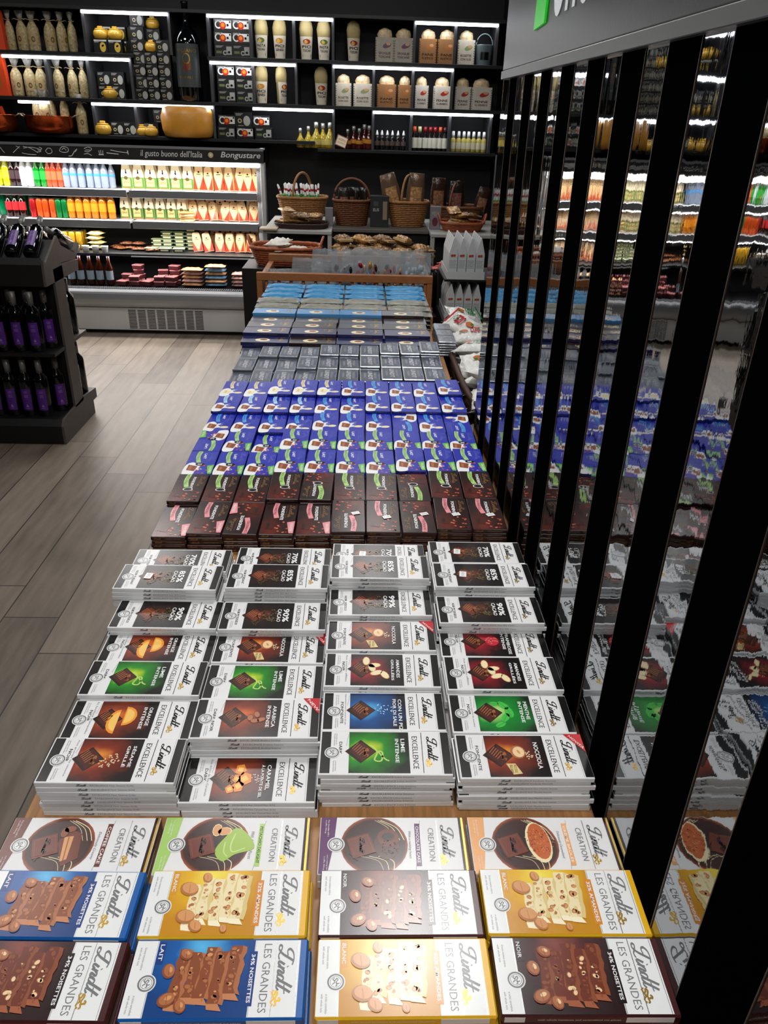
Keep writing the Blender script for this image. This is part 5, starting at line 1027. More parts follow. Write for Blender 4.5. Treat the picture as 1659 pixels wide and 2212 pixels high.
# wedge packs of cheese and ham
def wedge(kind):
    w_, h, d = (.088, .185, .03) if kind == 'cheese' else (.080, .165, .03)
    pts = [(-w_/2, 0), (w_/2, 0), (w_*.46, h*.5), (w_*.30, h*.93), (w_*.15, h), (-w_*.15, h), (-w_*.30, h*.93), (-w_*.46, h*.5)] if kind == 'cheese' else [(-w_*.5, 0), (w_*.5, 0), (w_*.44, h*.6), (w_*.36, h*.95), (w_*.2, h), (-w_*.2, h), (-w_*.36, h*.95), (-w_*.44, h*.6)]
    M_ = pm('pack_'+kind, '#ead9b8' if kind == 'cheese' else '#dfb884', .3); t = empty(kind+'_pack'); m_ = MB(); m_.prism(pts, 'y', -d/2, d/2, M_)
    a = Art(w_, h)
    if kind == 'cheese':
        a.poly([(w_*.0, 0), (w_, 0), (w_*.97, h*.44), (w_*.03, h*.44)], ink('#4a7a34'), 1); a.rect(w_*.12, h*.10, w_*.80, h*.40, ink('#c9b078'), 2, uv=False); a.rect(w_*.12, h*.0, w_*.9, h*.06, ink('#b5602a'), 2, uv=False)
        a.ell(w_*.46, h*.42, w_*.18, h*.07, ink('#5a4a28'), 3); a.text('GRANA', w_*.2, h*.22, w_*.72, h*.30, DKBR, 3); a.ell(w_*.5, h*.62, w_*.07, h*.05, DKBR, 2); a.rect(w_*.46, h*.64, w_*.54, h*.74, DKBR, 2, uv=False)
    else:
        rr = ink('#a83a26'); a.poly([(0, 0), (w_*.46, 0), (w_*.05, h*.58)], rr, 1); a.poly([(w_, 0), (w_*.54, 0), (w_*.95, h*.58)], rr, 1); a.poly([(w_*.3, h*.0), (w_*.5, h*.2), (w_*.7, h*.0)], ink('#c98a5a'), 1)
        a.ell(w_*.5, h*.72, w_*.10, h*.035, DKBR, 2); a.rect(w_*.3, h*.62, w_*.7, h*.645, DKBR, 2, uv=False)
    a.onto(m_, front(w_, h, -d/2)); b_ = m_.build('wrapper'); child(t, b_)
    m_ = MB(); m_.box(-w_*.5, w_*.5, -d/2-.003, -d/2+.002, -.0, .006, CLEAR); child(t, m_.build('sealed_edge')); return Proto(t, kind+' pack', kind+' packs in the chilled cabinet')
CP, HP = wedge('cheese'), wedge('ham')
R = random.Random(21)
for i, px in enumerate((278, 303, 329, 356, 383, 409)):
    for d_ in range(3): at_shelf(CP, px+d_*3, 414, Z1, 'cheese wedge pack, top cooler shelf, %s group, %s' % (NTH[i], ['front', 'middle', 'back'][d_]), d_*.037, rz=R.uniform(-.12, .12))
for i, px in enumerate((430, 452, 475, 497, 518, 538, 556)):
    for d_ in range(3): at_shelf(HP, px+d_*2, 416, Z1, 'red and cream ham pack, top cooler shelf, %s group, %s' % (NTH[i], ['front', 'middle', 'back'][d_]), d_*.037, rot=(-.08, R.uniform(-.06, .06), R.uniform(-.25, .25)), scale=(.93, 1, 1.02 if i % 2 else 1.1))
for i, px in enumerate((272, 298, 324, 348, 372, 394)):
    for d_ in range(2): at_shelf(CP, px+d_*3, 480, Z2, 'cheese wedge pack, second cooler shelf, %s group, %s' % (NTH[i], ['front', 'back'][d_]), .03+d_*.037, rz=R.uniform(-.15, .15), scale=(.9, 1, .98))
for i, px in enumerate((412, 432, 452, 474, 496, 518, 540, 558)):
    at_shelf(HP, px, 482, Z2, 'ham pack in the back row of the second cooler shelf, %s' % NTH[i], .09, rz=R.uniform(-.15, .15), scale=(.92, 1, 1.1))
    if i < 7: at_shelf(HP, px+9, 487, Z2, 'ham pack in the front row of the second cooler shelf, %s' % NTH[i], .015, rot=(-.35, R.uniform(-.25, .25), R.uniform(-.4, .4)), scale=(.95, 1, .86))
for i, px in enumerate((432, 455, 478, 500, 522, 543)):
    at_shelf(HP, px+6, 545, Z3, 'ham pack in the back row of the third cooler shelf, %s' % NTH[i], .12, rz=R.uniform(-.15, .15), scale=(.95, 1, 1.08)); at_shelf(HP, px, 550, Z3, 'ham pack in the front row of the third cooler shelf, %s' % NTH[i], -.03, rot=(-.3, R.uniform(-.2, .2), R.uniform(-.35, .35)), scale=(.95, 1, .88))
# lying wedges, trays, slices, can tray
WB = pm('brown_paper_pack', '#b98a4e', .5)
for k in range(4):
    m_ = MB(); m_.box(-.05, .05, -.035, .035, 0, .017, WB if k % 2 else pm('beige_pack', '#d9bf8e', .4), .004); tag(m_.build('food_pack', loc=(wx(408, 482, IY), IY-.025, Z2+.0175*k), rz=.1*k-.1), 'flat brown food pack piled between cheese and ham, %s' % ['lowest', 'second', 'third', 'topmost'][k], 'food pack')
TG = pm('pale_green_tray', '#b9cba0', .35); TD = pm('tray_print_dark', '#22302e', .4)
t = MB(); t.box(-.042, .042, -.03, .03, 0, .022, TD, .003); t.box(-.046, .046, -.034, .034, .0222, .027, TG, .001); t.box(-.03, .03, -.0304, -.0295, .006, .018, CREAM); TR = Proto(t.build('food_tray'), 'food tray', 'stacked food trays on the third cooler shelf')
for c, (px, n) in enumerate(((340, 3), (362, 5), (388, 5), (414, 6))):
    for k in range(n): TR.put((wx(px, 548, IY)+.0, IY+.06, Z3+.0275*k), 'pale green food tray, %s stack, %s' % (NTH[c], ['lowest', 'second', 'third', 'fourth', 'fifth', 'topmost'][k]), rz=R.uniform(-.03, .03))
for c, px in enumerate((328, 358, 388)): TR.put((wx(px, 552, IY-.05), IY-.05, Z3), 'single green food tray lying in front of the tray stacks, %s' % ['left', 'middle', 'right'][c], rz=R.uniform(-.1, .1))
SL = Proto(packet('salad_pack', .11, .07, .022, pm('brown_salad_pack', '#7a4a2e', .25, noise=.6, nscale=60), 8, wob=.004), 'food pack', 'flat packs of sliced food')
for i, (px, dy, z) in enumerate(((262, 0, 0), (282, .03, 0), (305, -.03, 0), (324, .05, 0), (275, .04, .031), (300, .04, .031), (250, .08, 0), (335, -.05, 0))): SL.put((wx(px, 548, IY), IY+dy-.01, Z3+z+.003), 'small brown sliced food pack, %s from left in its pile' % NTH[i], rz=R.uniform(-.6, .6))
YB_ = Proto(packet('bread_pack', .12, .09, .028, pm('yellow_flatbread_pack', '#e0cf86', .3, noise=.3, nscale=40), 12, wob=.004), 'flatbread pack', 'yellow flatbread packs')
for k in range(4): YB_.put((wx(212+(k % 2)*3, 548, IY), IY-.02, Z3+.004+.034*k), 'yellow flatbread pack beside the golden cans, %s' % ['lowest', 'second', 'third', 'topmost'][k], rz=R.uniform(-.3, .3))
for r_ in range(3):
    for c in range(5): at_shelf(CN['gold'], 118+c*15, 545, Z3, 'golden drink can behind the wine display, %s row, %s' % (['front', 'middle', 'back'][r_], NTH[c]), -.02+r_*.055, scale=(1, 1, .95))
# well of the cabinet
BE = bottle('beer_bottle', [(.028, 0), (.032, .006), (.032, .13), (.014, .18), (.012, .235)], liq('brown_beer_glass', '#3a1608', .3), [(.0145, .22), (.015, .25), (.001, .251)], pm('blue_cap', '#203a8a', .35), pm('beer_label', '#8a9aa6', .4), (.04, .11), group='beer bottles in the cabinet well')
for i, px in enumerate((158, 178, 199, 219, 240)): BE.put((wx(px, 608, 6.28), 6.28, Z4), 'brown bottle with blue cap in the cabinet well, %s of five' % NTH[i], scale=(.95, .95, .98))
CUP = MB(); CUP.lathe([(.022, 0), (.03, .05), (.031, .052), (.028, .05), (.02, .004)], WHITE, 16); CU = Proto(CUP.build('white_tub'), 'tub', 'white tubs at the cabinet edge')
for i, px in enumerate((168, 188, 209, 229)): CU.put((wx(px, 556, 6.20), 6.20, Z3), 'small white tub at the front edge of the third cooler shelf, %s of four' % NTH[i], scale=.9)
PKM = pm('pink_meat_pack', '#d98a88', .3, noise=.25, nscale=60); PKD = pm('meat_pack_dark_side', '#4a1c20', .35)
m_ = MB(); m_.box(-.05, .05, -.035, .035, 0, .03, PKD, .003); m_.box(-.052, .052, -.037, .037, .0302, .036, PKM, .002); MPK = Proto(m_.build('meat_pack'), 'meat pack', 'pink meat packs in the cabinet well')
n_ = 0
for c, px in enumerate((266, 292, 318, 345, 371)):
    for r_ in range(2):
        for k in range((1, 2, 1, 2, 2)[c] + r_*((c+1) % 3)):
            MPK.put((wx(px+r_*4, 610, 6.27), 6.27+r_*.09+R.uniform(-.005, .005), Z4+.0365*k), 'pink topped meat pack, %s pile, %s row, %s' % (NTH[c], ['front', 'back'][r_], ['lowest', 'second', 'third', 'fourth'][k]), rot=(R.uniform(-.03, .03), 0, R.uniform(-.35, .35)), scale=(.76, .9, 1))
SA = [Proto(packet('bread_pack', .165, .10, .022, pm(n_, c_, .25, noise=.35, nscale=45), s_, wob=.003), 'bread pack', 'flat bread packs in the cabinet well') for n_, c_, s_ in (('blue_bread_pack', '#7aa6c8', 5), ('orange_bread_pack', '#d9a070', 6), ('pink_bread_pack', '#c99a90', 7))]
for c, (px, n, ps) in enumerate(((418, 5, (1, 2)), (468, 6, (0, 1)), (520, 4, (2, 2)))):
    for k in range(n): SA[ps[k % 2]].put((wx(px, 612, 6.30), 6.30+R.uniform(-.01, .01), Z4+.004+.028*k), 'flat bread pack in the cabinet well, %s pile, %s' % (['left', 'middle', 'right'][c], ['lowest', 'second', 'third', 'fourth', 'fifth', 'topmost'][k]), rz=R.uniform(-.06, .06), scale=(.98 if c < 2 else .8, 1, 1))

# ------------------------------------------------------------------ wine display
PXN = -1.56; wsd = pm('display_side_board', '#4c443f', .55, noise=.1, nscale=30); wbk = pm('display_black_board', '#0c0b0c', .5)
wd = empty('wine_display', (-2.1, 4.05, 0)); tag(wd, 'black double-sided wine display at the left of the aisle', 'display stand')
def wb(name, pts, m, x0=-2.9, x1=PXN): m_ = MB(); m_.prism([(y-4.05, z) for y, z in pts], 'x', x0+2.1, x1+2.1, m); return child(wd, m_.build(name))
def rect(a_, b_, c_, d_): return [(a_, c_), (b_, c_), (b_, d_), (a_, d_)]
wb('base', [(3.79, 0), (4.28, 0), (4.28, .075), (4.345, .075), (4.345, .13), (3.82, .13), (3.79, .10)], wbk)
wb('base_end', [(3.79, 0), (4.28, 0), (4.28, .075), (4.345, .075), (4.345, .13), (4.13, .148), (3.82, .13), (3.79, .10)], wsd, PXN, PXN+.012)
wb('spine', rect(4.02, 4.12, .13, .80), wbk, -2.9, PXN); wb('spine_end', rect(4.00, 4.13, .13, .86), wsd, PXN, PXN+.012)
wb('shelf', rect(3.845, 4.02, .455, .472), wbk, -2.9, PXN+.01); wb('shelf', rect(4.12, 4.34, .455, .472), wsd, -2.9, PXN+.01)
wb('front_bin', [(3.883, .797), (4.36, .797), (4.37, .85), (4.12, .865), (4.12, .985), (3.93, .90), (3.905, .93), (3.885, .90)], wbk)
wb('bin_end', [(3.883, .797), (4.36, .797), (4.37, .85), (4.12, .865), (4.16, .95), (4.12, 1.006), (3.925, .905), (3.895, .92)], wsd, PXN, PXN+.012)
wb('rear_bin', [(4.14, .868), (4.37, .852), (4.46, .905), (4.45, .925), (4.375, .88), (4.17, .955)], wsd)
wcap = pm('grey_wine_capsule', '#6e6e6a', .4, .3)
a = Art(1, 1); LV = ink('#a58ac4')
for k, (w_, v) in enumerate((('LUNA', .86), ('PRIMITIVO', .80), ('SALENTO', .70), ('ROSSO', .65), ('2016', .60), ('TERRE', .08))): a.text(w_, .3, v, .7, v+.035, LV, 1)
for st in ([(.42, .2), (.5, .26), (.58, .2)], [(.38, .18), (.62, .18)]): a.stroke(st, .03, LV, 1, 5)
WB_ = bottle('wine_bottle', [(.034, 0), (.0375, .006), (.0375, .185), (.033, .205), (.016, .228), (.0145, .24), (.0145, .29)], gb, [(.0158, .225), (.0155, .295), (.001, .2965)], wcap, wineL, (.035, .15), 18, .62, .0375, art=a, group='wine bottles with purple labels')
def wine(x, y, z, l, **k): return WB_.put((x, y, z), l, **k)
for i, x in enumerate((-1.65, -1.735, -1.82, -1.905, -1.99)): wine(x, 3.905, .4725, 'purple labelled wine bottle, upper shelf front row, %s from the aisle' % NTH[i].replace('leftmost', 'first'), rz=.12)
for i, x in enumerate((-1.612, -1.70, -1.785, -1.87)): wine(x, 3.978, .4725, 'purple labelled wine bottle, upper shelf behind, %s from the aisle' % NTH[i].replace('leftmost', 'first'), rz=.5)
for i, x in enumerate((-1.665, -1.745, -1.825, -1.905)): wine(x, 3.89, .1302, 'purple labelled wine bottle, lower shelf front row, %s from the aisle' % NTH[i].replace('leftmost', 'first'), rz=.12)
for i, x in enumerate((-1.612, -1.70, -1.785, -1.87)): wine(x, 3.975, .1302, 'purple labelled wine bottle, lower shelf behind, %s from the aisle' % NTH[i].replace('leftmost', 'first'), rz=.5)
for i, x in enumerate((-1.625, -1.715, -1.805)): wine(x, 3.945, .938, 'purple labelled wine bottle lying on the top slope, %s from the aisle' % ['first', 'second', 'third'][i], rot=(-1.02, 0, .05), scale=.92)
for lv, z in (('upper', .4725), ('lower', .1302)):
    for i, (x, y) in enumerate(((-1.60, 4.17), (-1.60, 4.26), (-1.69, 4.17), (-1.69, 4.26))): wine(x, y, z, 'dark wine bottle on the rear %s shelf, %s' % (lv, ['by the spine at the end', 'outermost at the end', 'second by the spine', 'second outermost'][i]), rz=PI)
for i, x in enumerate((-1.60, -1.69, -1.78)): wine(x, 4.395, .925, 'dark wine bottle lying in the rear bin, %s from the aisle' % ['first', 'second', 'third'][i], rot=(1.18, 0, 0), scale=.95)
# ------------------------------------------------------------------ wooden crate stand with clear bags
cw = pm('crate_beech', '#9a6238', .5, noise=.15, nscale=10, stretch=(3, 3, 12)); CYF = 3.87
cr = empty('wooden_crate', (-.08, 4.1, 0)); tag(cr, 'wooden spindle fronted crate full of clear bags beyond the blue packets', 'crate')
def cb(name, x0, x1, y0, y1, z0, z1, m=cw, b=.002): m_ = MB(); m_.box(x0+.08, x1+.08, y0-4.1, y1-4.1, z0, z1, m, b); return child(cr, m_.build(name))
for x in (-.515, .325):
    cb('post', x, x+.028, CYF, CYF+.03, 0, .855); cb('post', x, x+.028, 4.42, 4.45, 0, .855)
    cb('side_rail', x, x+.028, CYF+.031, 4.419, .83, .855); cb('side_panel', x+.008, x+.02, CYF+.031, 4.419, .58, .829)
cb('top_rail', -.515, .353, CYF-.002, CYF+.030, .8555, .892); cb('top_rail', -.515, .353, 4.42, 4.45, .8555, .892); cb('bottom_rail', -.486, .324, CYF+.004, CYF+.026, .56, .59); cb('floor_board', -.486, .324, CYF+.03, 4.419, .565, .58)
for i in range(14):
    x = -.468+i*.0605; m_ = MB(); m_.lathe([(.007, .5905), (.009, .62), (.009, .84), (.007, .8553)], cw, 10, c=(x+.08, CYF+.015-4.1, 0)); child(cr, m_.build('spindle'))
fillm = pm('crate_liner_grey', '#4a4d50', .6); cb('liner', -.486, .324, CYF+.05, 4.41, .5805, .80, fillm)
def clearbag(seed, content, h=.13, w_=.13):
    R = random.Random(seed); t = empty('clear_bag'); m_ = MB(); nx, ny = 8, 8; vs = []; fs = []
    for sd in (1, -1):
        for j in range(ny+1):
            for i in range(nx+1):
                u, v = i/nx, j/ny; th = .03*math.sin(PI*u)**.6*(1-v)**.7+.001; vs.append(((u-.5)*w_*(1+.08*math.sin(v*3+seed)), -sd*th+R.uniform(-.003, .003), v*h+R.uniform(-.003, .003)*(v > 0)))
    N = (nx+1)*(ny+1)
    for j in range(ny):
        for i in range(nx):
            q = j*(nx+1)+i; fs += [(q, q+1, q+nx+2, q+nx+1), (N+q, N+q+nx+1, N+q+nx+2, N+q+1)]
    m_.add(vs, fs, CLEARB, True); child(t, m_.build('film'))
    if content:
        m_ = MB()
        for k in range(30):
            c = content[k % len(content)]; r_ = .014; px_, py_, pz_ = R.uniform(-.36, .36)*w_, R.uniform(-.014, .014), .006+R.random()**1.4*h*.5
            m_.lathe([(.001, -r_*.6), (r_*.9, -r_*.3), (r_, 0), (r_*.9, r_*.3), (.001, r_*.6)], c, 7, M=Matrix.Translation((px_, py_, pz_+r_*.5)) @ Matrix.Rotation(R.random()*3, 4, 'X') @ Matrix.Rotation(R.random()*3, 4, 'Y'))
        child(t, tag(m_.build('wrapped_sweets'), kind='stuff'))
    return Proto(t, 'clear bag', 'clear cellophane bags in the crate')
CLEARB = pm('clear_film', '#b9c0c4', .15, 0, .7, alpha=.36, bump=.6, bscale=40)
FO = lambda n_, c: pm('sweet_foil_'+n_, c, .25, .6)
B1 = clearbag(3, [FO('blue', '#1a6ab8'), FO('black', '#1c1c22'), FO('black', '#1c1c22'), FO('silver', '#8a8f96')]); B2 = clearbag(4, [FO('gold', '#c99a3a'), FO('red', '#a81c26'), FO('blue', '#1a6ab8'), FO('brown', '#5a2a1a')]); B3 = clearbag(5, [FO('red', '#a81c26'), FO('dark', '#2a1c20'), FO('gold', '#c99a3a'), FO('red', '#a81c26')]); B4 = clearbag(6, [pm('pale_blue_wafer', '#9fb4c4', .3)]); B5 = clearbag(7, [])
for p, px, lb, s_ in ((B4, 610, 'crumpled clear bag lying at the crate\'s left end', (1.2, 1, .5)), (B5, 665, 'empty looking clear bag second from left in the crate', (1.2, 1, .8)), (B1, 742, 'clear bag of blue and black sweets in the crate', (1, 1, 1)), (B2, 792, 'clear bag of gold and blue sweets in the crate', (.95, 1, 1.1)), (B3, 846, 'clear bag of red sweets in the crate', (.95, 1, 1.02)), (B4, 897, 'clear bag of pale wafers at the crate\'s right end', (1.1, 1, 1))):
    p.put((ony(px, 590, 3.98).x, 3.98, .8015), lb, rz=R.uniform(-.1, .1), scale=(s_[0], s_[1], s_[2]*1.42))
for i, px in enumerate((702, 768, 822, 872)): (B5, B4, B5, B4)[i].put((ony(px, 560, 4.10).x, 4.10, .8015), 'pale clear bag in the back row of the crate, %s of four' % NTH[i], rz=R.uniform(-.2, .2), scale=(1, 1, 1.35))
# ------------------------------------------------------------------ wicker
WK = {'tan': pm('tan_wicker', '#9a6a3a', .6, noise=.3, nscale=90), 'brown': pm('brown_wicker', '#6e3f20', .6, noise=.3, nscale=90), 'dark': pm('dark_wicker', '#3f2418', .55, noise=.3, nscale=90), 'red': pm('reddish_wicker', '#a0522c', .5, noise=.3, nscale=90)}
def basket(rx, ry, h, mk, taper=.78, handle=0, ears=False, seg=40, rings=None, sup=4):
    t = empty('wicker_basket'); m = WK[mk]; m_ = MB(); rings = rings or max(5, int(h/.012)); rr = h/rings*.52
    def rad(v): return taper+(1-taper)*v**.8
    P = lambda a, k: (rx*k*abs(math.cos(a))**(2/sup*1.3)*(1 if math.cos(a) >= 0 else -1), ry*k*abs(math.sin(a))**(2/sup*1.3)*(1 if math.sin(a) >= 0 else -1))
    for j in range(rings):
        z = rr+j*(h-2*rr)/(rings-1); pts = []
        for i in range(seg):
            a_ = 2*PI*i/seg; k = rad(z/h)+.012*(1 if (i+j) % 2 else -1); x, y = P(a_, k); pts.append((x, y, z))
        m_.tube(pts, rr, m, 4, True)
    for i in range(0, seg, 2): a_ = 2*PI*i/seg; m_.tube([(*P(a_, rad(v)), v*h) for v in (.02, .5, 1)], rr*.7, m, 4)
    m_.lathe([(.001, .002), (1, .002), (1, .006), (.001, .006)], m, 24, sx=rx*rad(0), sy=ry*rad(0)); child(t, m_.build('weave'))
    m_ = MB(); m_.tube([(*P(2*PI*i/seg, 1.01), h+.002*(i % 2)) for i in range(seg)], rr*1.7, m, 6, True); child(t, m_.build('rim'))
    if handle: m_ = MB(); m_.tube([(rx*.98*math.cos(PI*i/14)*(.35 if handle < 0 else 1), ry*.98*math.cos(PI*i/14) if handle < 0 else 0, h+abs(handle)*math.sin(PI*i/14)) for i in range(15)], .0085, m, 7); child(t, m_.build('handle'))
    if ears:
        for s_ in (-1, 1): m_ = MB(); m_.tube([(s_*(rx*.99+.02*math.sin(PI*i/8)), -.045+.09*i/8, h+.055*math.sin(PI*i/8)) for i in range(9)], .007, m, 7); child(t, m_.build('handle'))
    return t
def put_b(b_, loc, lab_, rz=0): b_.location = loc; b_.rotation_euler.z = rz; tag(b_, lab_, 'basket', 'wicker baskets'); return b_
# counters behind
wt = pm('counter_white', '#a9a8a4', .5); CT = empty('side_counter', (0, 5.8, 0)); tag(CT, 'low counter with white trim along the back wall', 'counter')
def cc(name, x0, x1, y0, y1, z0, z1, m, b=.002): m_ = MB(); m_.box(x0, x1, y0-5.8, y1-5.8, z0, z1, m, b); return child(CT, m_.build(name))
CZ = .88
for x0, x1 in ((-.67, -.205), (.47, 1.02)):
    cc('top', x0, x1, 5.47, 6.30, CZ-.022, CZ, wt); cc('leg', x0, x0+.028, 5.475, 5.51, 0, CZ-.0225, wt); cc('leg', x1-.028, x1, 5.475, 5.51, 0, CZ-.0225, wt); cc('inner_panel', x0+.03, x1-.03, 5.62, 6.28, 0, CZ-.0225, wbk)
cc('centre_top', -.203, .468, 5.62, 6.30, CZ-.022, CZ, pm('counter_dark_top', '#5b564f', .5)); cc('centre_panel', -.203, .468, 5.66, 6.28, 0, CZ-.0225, wbk); cc('low_shelf', -.203, .468, 5.05, 5.60, .70, .72, wbk); cc('low_base', -.19, .455, 5.10, 5.58, 0, .6995, wbk)
m_ = MB(); m_.box(-.69, -.57, 5.44-.0, 5.56, .8805, .893, pm('pale_wood_block', '#b8a68c', .5), .002); tag(m_.build('wood_board'), 'small pale board at the left corner of the counter', 'board')
put_b(basket(.175, .12, .17, 'tan', .72, -.16), (-.43, 5.93, CZ+.001), 'wide tan wicker basket with arched handle, full of candy sticks'); put_b(basket(.13, .11, .165, 'brown', .8, .14), (-.075, 5.86, CZ+.001), 'brown square wicker basket with arched handle in the middle'); 
put_b(basket(.145, .11, .165, 'tan', .74, -.17), (.325, 5.86, CZ+.001), 'tan wicker basket holding tall dried fruit bags'); put_b(basket(.185, .12, .12, 'brown', .72, -.17), (.70, 6.06, CZ+.001), 'long wicker basket with three dark bags, at the right')
put_b(basket(.185, .13, .03, 'dark', .9), (-.42, 5.65, CZ+.001), 'flat dark wicker tray with cracker bags on white counter'); put_b(basket(.150, .11, .055, 'red', .8, 0, True), (.70, 5.68, CZ+.001), 'reddish oval basket with ear handles and pasta packs')
put_b(basket(.20, .13, .10, 'red', .8, 0, True), (-.44, 4.66, .80), 'reddish wicker basket with white bags behind the crate'); m_ = MB(); m_.box(-.68, .40, 4.50, 4.82, 0, .799, wbk, .003); tag(m_.build('display_plinth'), 'black plinth behind the wooden crate', 'plinth')
# bags in and around the baskets
GBG = pm('golden_cracker_bag', '#b58a52', .18, .25, noise=.6, nscale=55, bump=.6, bscale=60); SGB = pm('shiny_pretzel_bag', '#8a6a48', .15, .3, noise=.8, nscale=70, bump=.8, bscale=80); WBG = pm('white_bread_bag', '#dcd5c9', .3, noise=.15, nscale=30, bump=.4, bscale=40); TAGM = pm('kraft_header', '#c0a070', .6)
def sbag(nm, m, L=.16, W=.10, T=.035, hdr=True, seed=1):
    t = empty(nm); child(t, packet('film', L, W, T, m, seed, .014, wob=.006))
    if hdr: m_ = MB(); m_.box(-L/2-.012, -L/2+.028, -W*.42, W*.42, T/2-.004, T/2+.007, TAGM, .001); child(t, m_.build('paper_header'))
    return Proto(t, 'snack bag')
SB_ = [sbag('snack_bag', GBG, seed=2), sbag('snack_bag', SGB, seed=3)]; WBs = [sbag('bread_bag', WBG, .17, .11, .03, False, 4), sbag('bread_bag', WBG, .15, .10, .03, False, 5)]
for i in range(7): SB_[i % 2].put((-.42+.10*math.cos(i*1.6)*(i > 0), 5.65+.045*math.sin(i*1.6), CZ+.030+.034*(i//3)), 'golden cracker bag on the flat dark tray, %s' % NTH[i].replace('leftmost', 'first'), rz=i*1.9, scale=(.9, .9, .8))
for i in range(5): SB_[i % 2].put((.70+.06*math.cos(i*2.3)*(i > 0), 5.68+.03*math.sin(i*2.3), CZ+.052+.032*(i//2)), 'pasta snack bag in the reddish oval basket, %s' % NTH[i].replace('leftmost', 'first'), rot=(.1, .15*(-1)**i, i*1.2), scale=(.9, .9, .9))
n_ = 0
for lv in range(3):
    for i in range(5-(lv == 2)):
        for d_ in range(2):
            if lv == 2 and d_ == 0: continue
            SB_[(i+d_+lv) % 2].put((-.12+i*.128+R.uniform(-.01, .01), 5.17+d_*.18+R.uniform(-.01, .01), .7235+lv*.052), 'brown snack bag of the low heap, %s across, %s layer, %s' % (NTH[i], ['lowest', 'middle', 'top'][lv], ['front', 'back'][d_]), rot=(R.uniform(-.1, .25), R.uniform(-.15, .15), R.uniform(0, 3)), scale=(.95, 1.05, 1.35), group='brown snack bags heaped on the low shelf')
for i in range(6): WBs[i % 2].put((-.44+.08*math.cos(i*2.1)*(i > 0), 4.64+.05*math.sin(i*2.1), .835+.034*(i//2)+.0), 'white bread bag in the basket behind the crate, %s' % NTH[i].replace('leftmost', 'first'), rot=(0, .1*(-1)**i, i*1.1))
def upbag(col, nm, h=.22, w_=.12, win='#8a6248'):
    t = empty('standing_bag'); m_ = MB(); C_ = pm('bag_'+nm, col, .2, .1, bump=.3, bscale=60); m_.lathe([(w_*.42, 0), (w_*.5, .02), (w_*.52, h*.5), (w_*.46, h*.8), (w_*.42, h)], C_, 16, sy=.45, wob=crinkle(len(nm), .05)); child(t, m_.build('film'))
    m_ = MB(); wraplabel(m_, w_*.52, h*.12, h*.62, .65, pm('window_'+nm, win, .15, noise=.6, nscale=60, bump=.5, bscale=60))
    m_.v = [(x, y*.5-.002, z) for x, y, z in m_.v]; child(t, m_.build('window')); return Proto(t, 'standing bag')
UB = [upbag('#6a5442', 'brown', win='#b58a5a'), upbag('#3a2620', 'dark'), upbag('#2a2420', 'black', win='#8a5a50')]
for i, (p, x, y, z, ry, lb, s_) in enumerate(((0, .235, 5.87, 1.00, -.28, 'tall dried fruit bag leaning left in the tan basket', 1.05), (0, .375, 5.87, 1.0, .05, 'tall dried fruit bag standing in the tan basket', 1.05), (1, .56, 6.08, .97, 0, 'dark bag at the left of the long basket', 1), (2, .69, 6.04, .97, 0, 'dark bag with pink window in the long basket', .93), (1, .87, 6.08, .95, .2, 'small dark bag at the right end of the long basket', .85))):
    UB[p].put((x, y, z), lb, rot=(0, ry, 0), scale=s_)
STC = MB(); STC.lathe([(.008, 0), (.009, .01), (.009, .16), (.001, .17)], WHITE, 8); STC.lathe([(.0095, .04), (.0095, .08)], ink('#2b8f35'), 8); STC.lathe([(.0095, .11), (.0095, .13)], ink('#a8242c'), 8); ST = Proto(STC.build('candy_stick'), 'candy stick', 'striped sticks in the wide tan basket')
for i in range(26): ST.put((-.56+.020*(i % 13)+R.uniform(-.004, .004), 5.90+.05*(i//13), 1.0+R.uniform(0, .01)), 'white green and red stick in the wide tan basket, %s rank, number %s from left' % (['front', 'back'][i//13], ['one', 'two', 'three', 'four', 'five', 'six', 'seven', 'eight', 'nine', 'ten', 'eleven', 'twelve', 'thirteen'][i % 13]), rot=(R.uniform(-.2, .2), R.uniform(-.35, .2), 0), scale=.8)
for i in range(4): UB[2].put((-.13+.045*i, 5.84+.03*(i % 2), .97), 'dark bag in the brown square basket, %s of four' % NTH[i], rz=i*.7, scale=.72)
def cbox(nm, w_, d, h, m, lb, x, y, z, art=None, rz=0):
    m_ = MB(); m_.box(-w_/2, w_/2, -d/2, d/2, 0, h, m, .002)
    if art: art.onto(m_, front(w_, h, -d/2))
    return tag(m_.build(nm, loc=(x, y, z), rz=rz), lb, 'box')
a = Art(.13, .2); a.text('ELIS', .02, .105, .062, .125, PG, 1, bold=.02); a.rect(.022, .14, .055, .17, ink('#4a4a4a'), 1, uv=False); a.rect(.088, .05, .118, .17, ink('#8a7a66'), 1, uv=False)
cbox('gift_carton', .13, .09, .205, pm('carton_charcoal', '#26262a', .4), 'charcoal gift carton between two baskets', .122, 5.79, CZ+.001, a)
a = Art(.07, .15); a.text('MIX', .01, .09, .06, .12, PG, 1); a.ell(.035, .05, .02, .03, ink('#6a2a3a'), 1); GBX2 = pm('small_carton_grey', '#77747a', .5)
cbox('small_carton', .055, .05, .12, GBX2, 'small grey carton between wide basket and brown basket', -.232, 5.76, CZ+.001, a and None); cbox('small_carton', .075, .05, .15, GBX2, 'small purple printed carton left of the oval basket', .515, 5.72, CZ+.001, a)
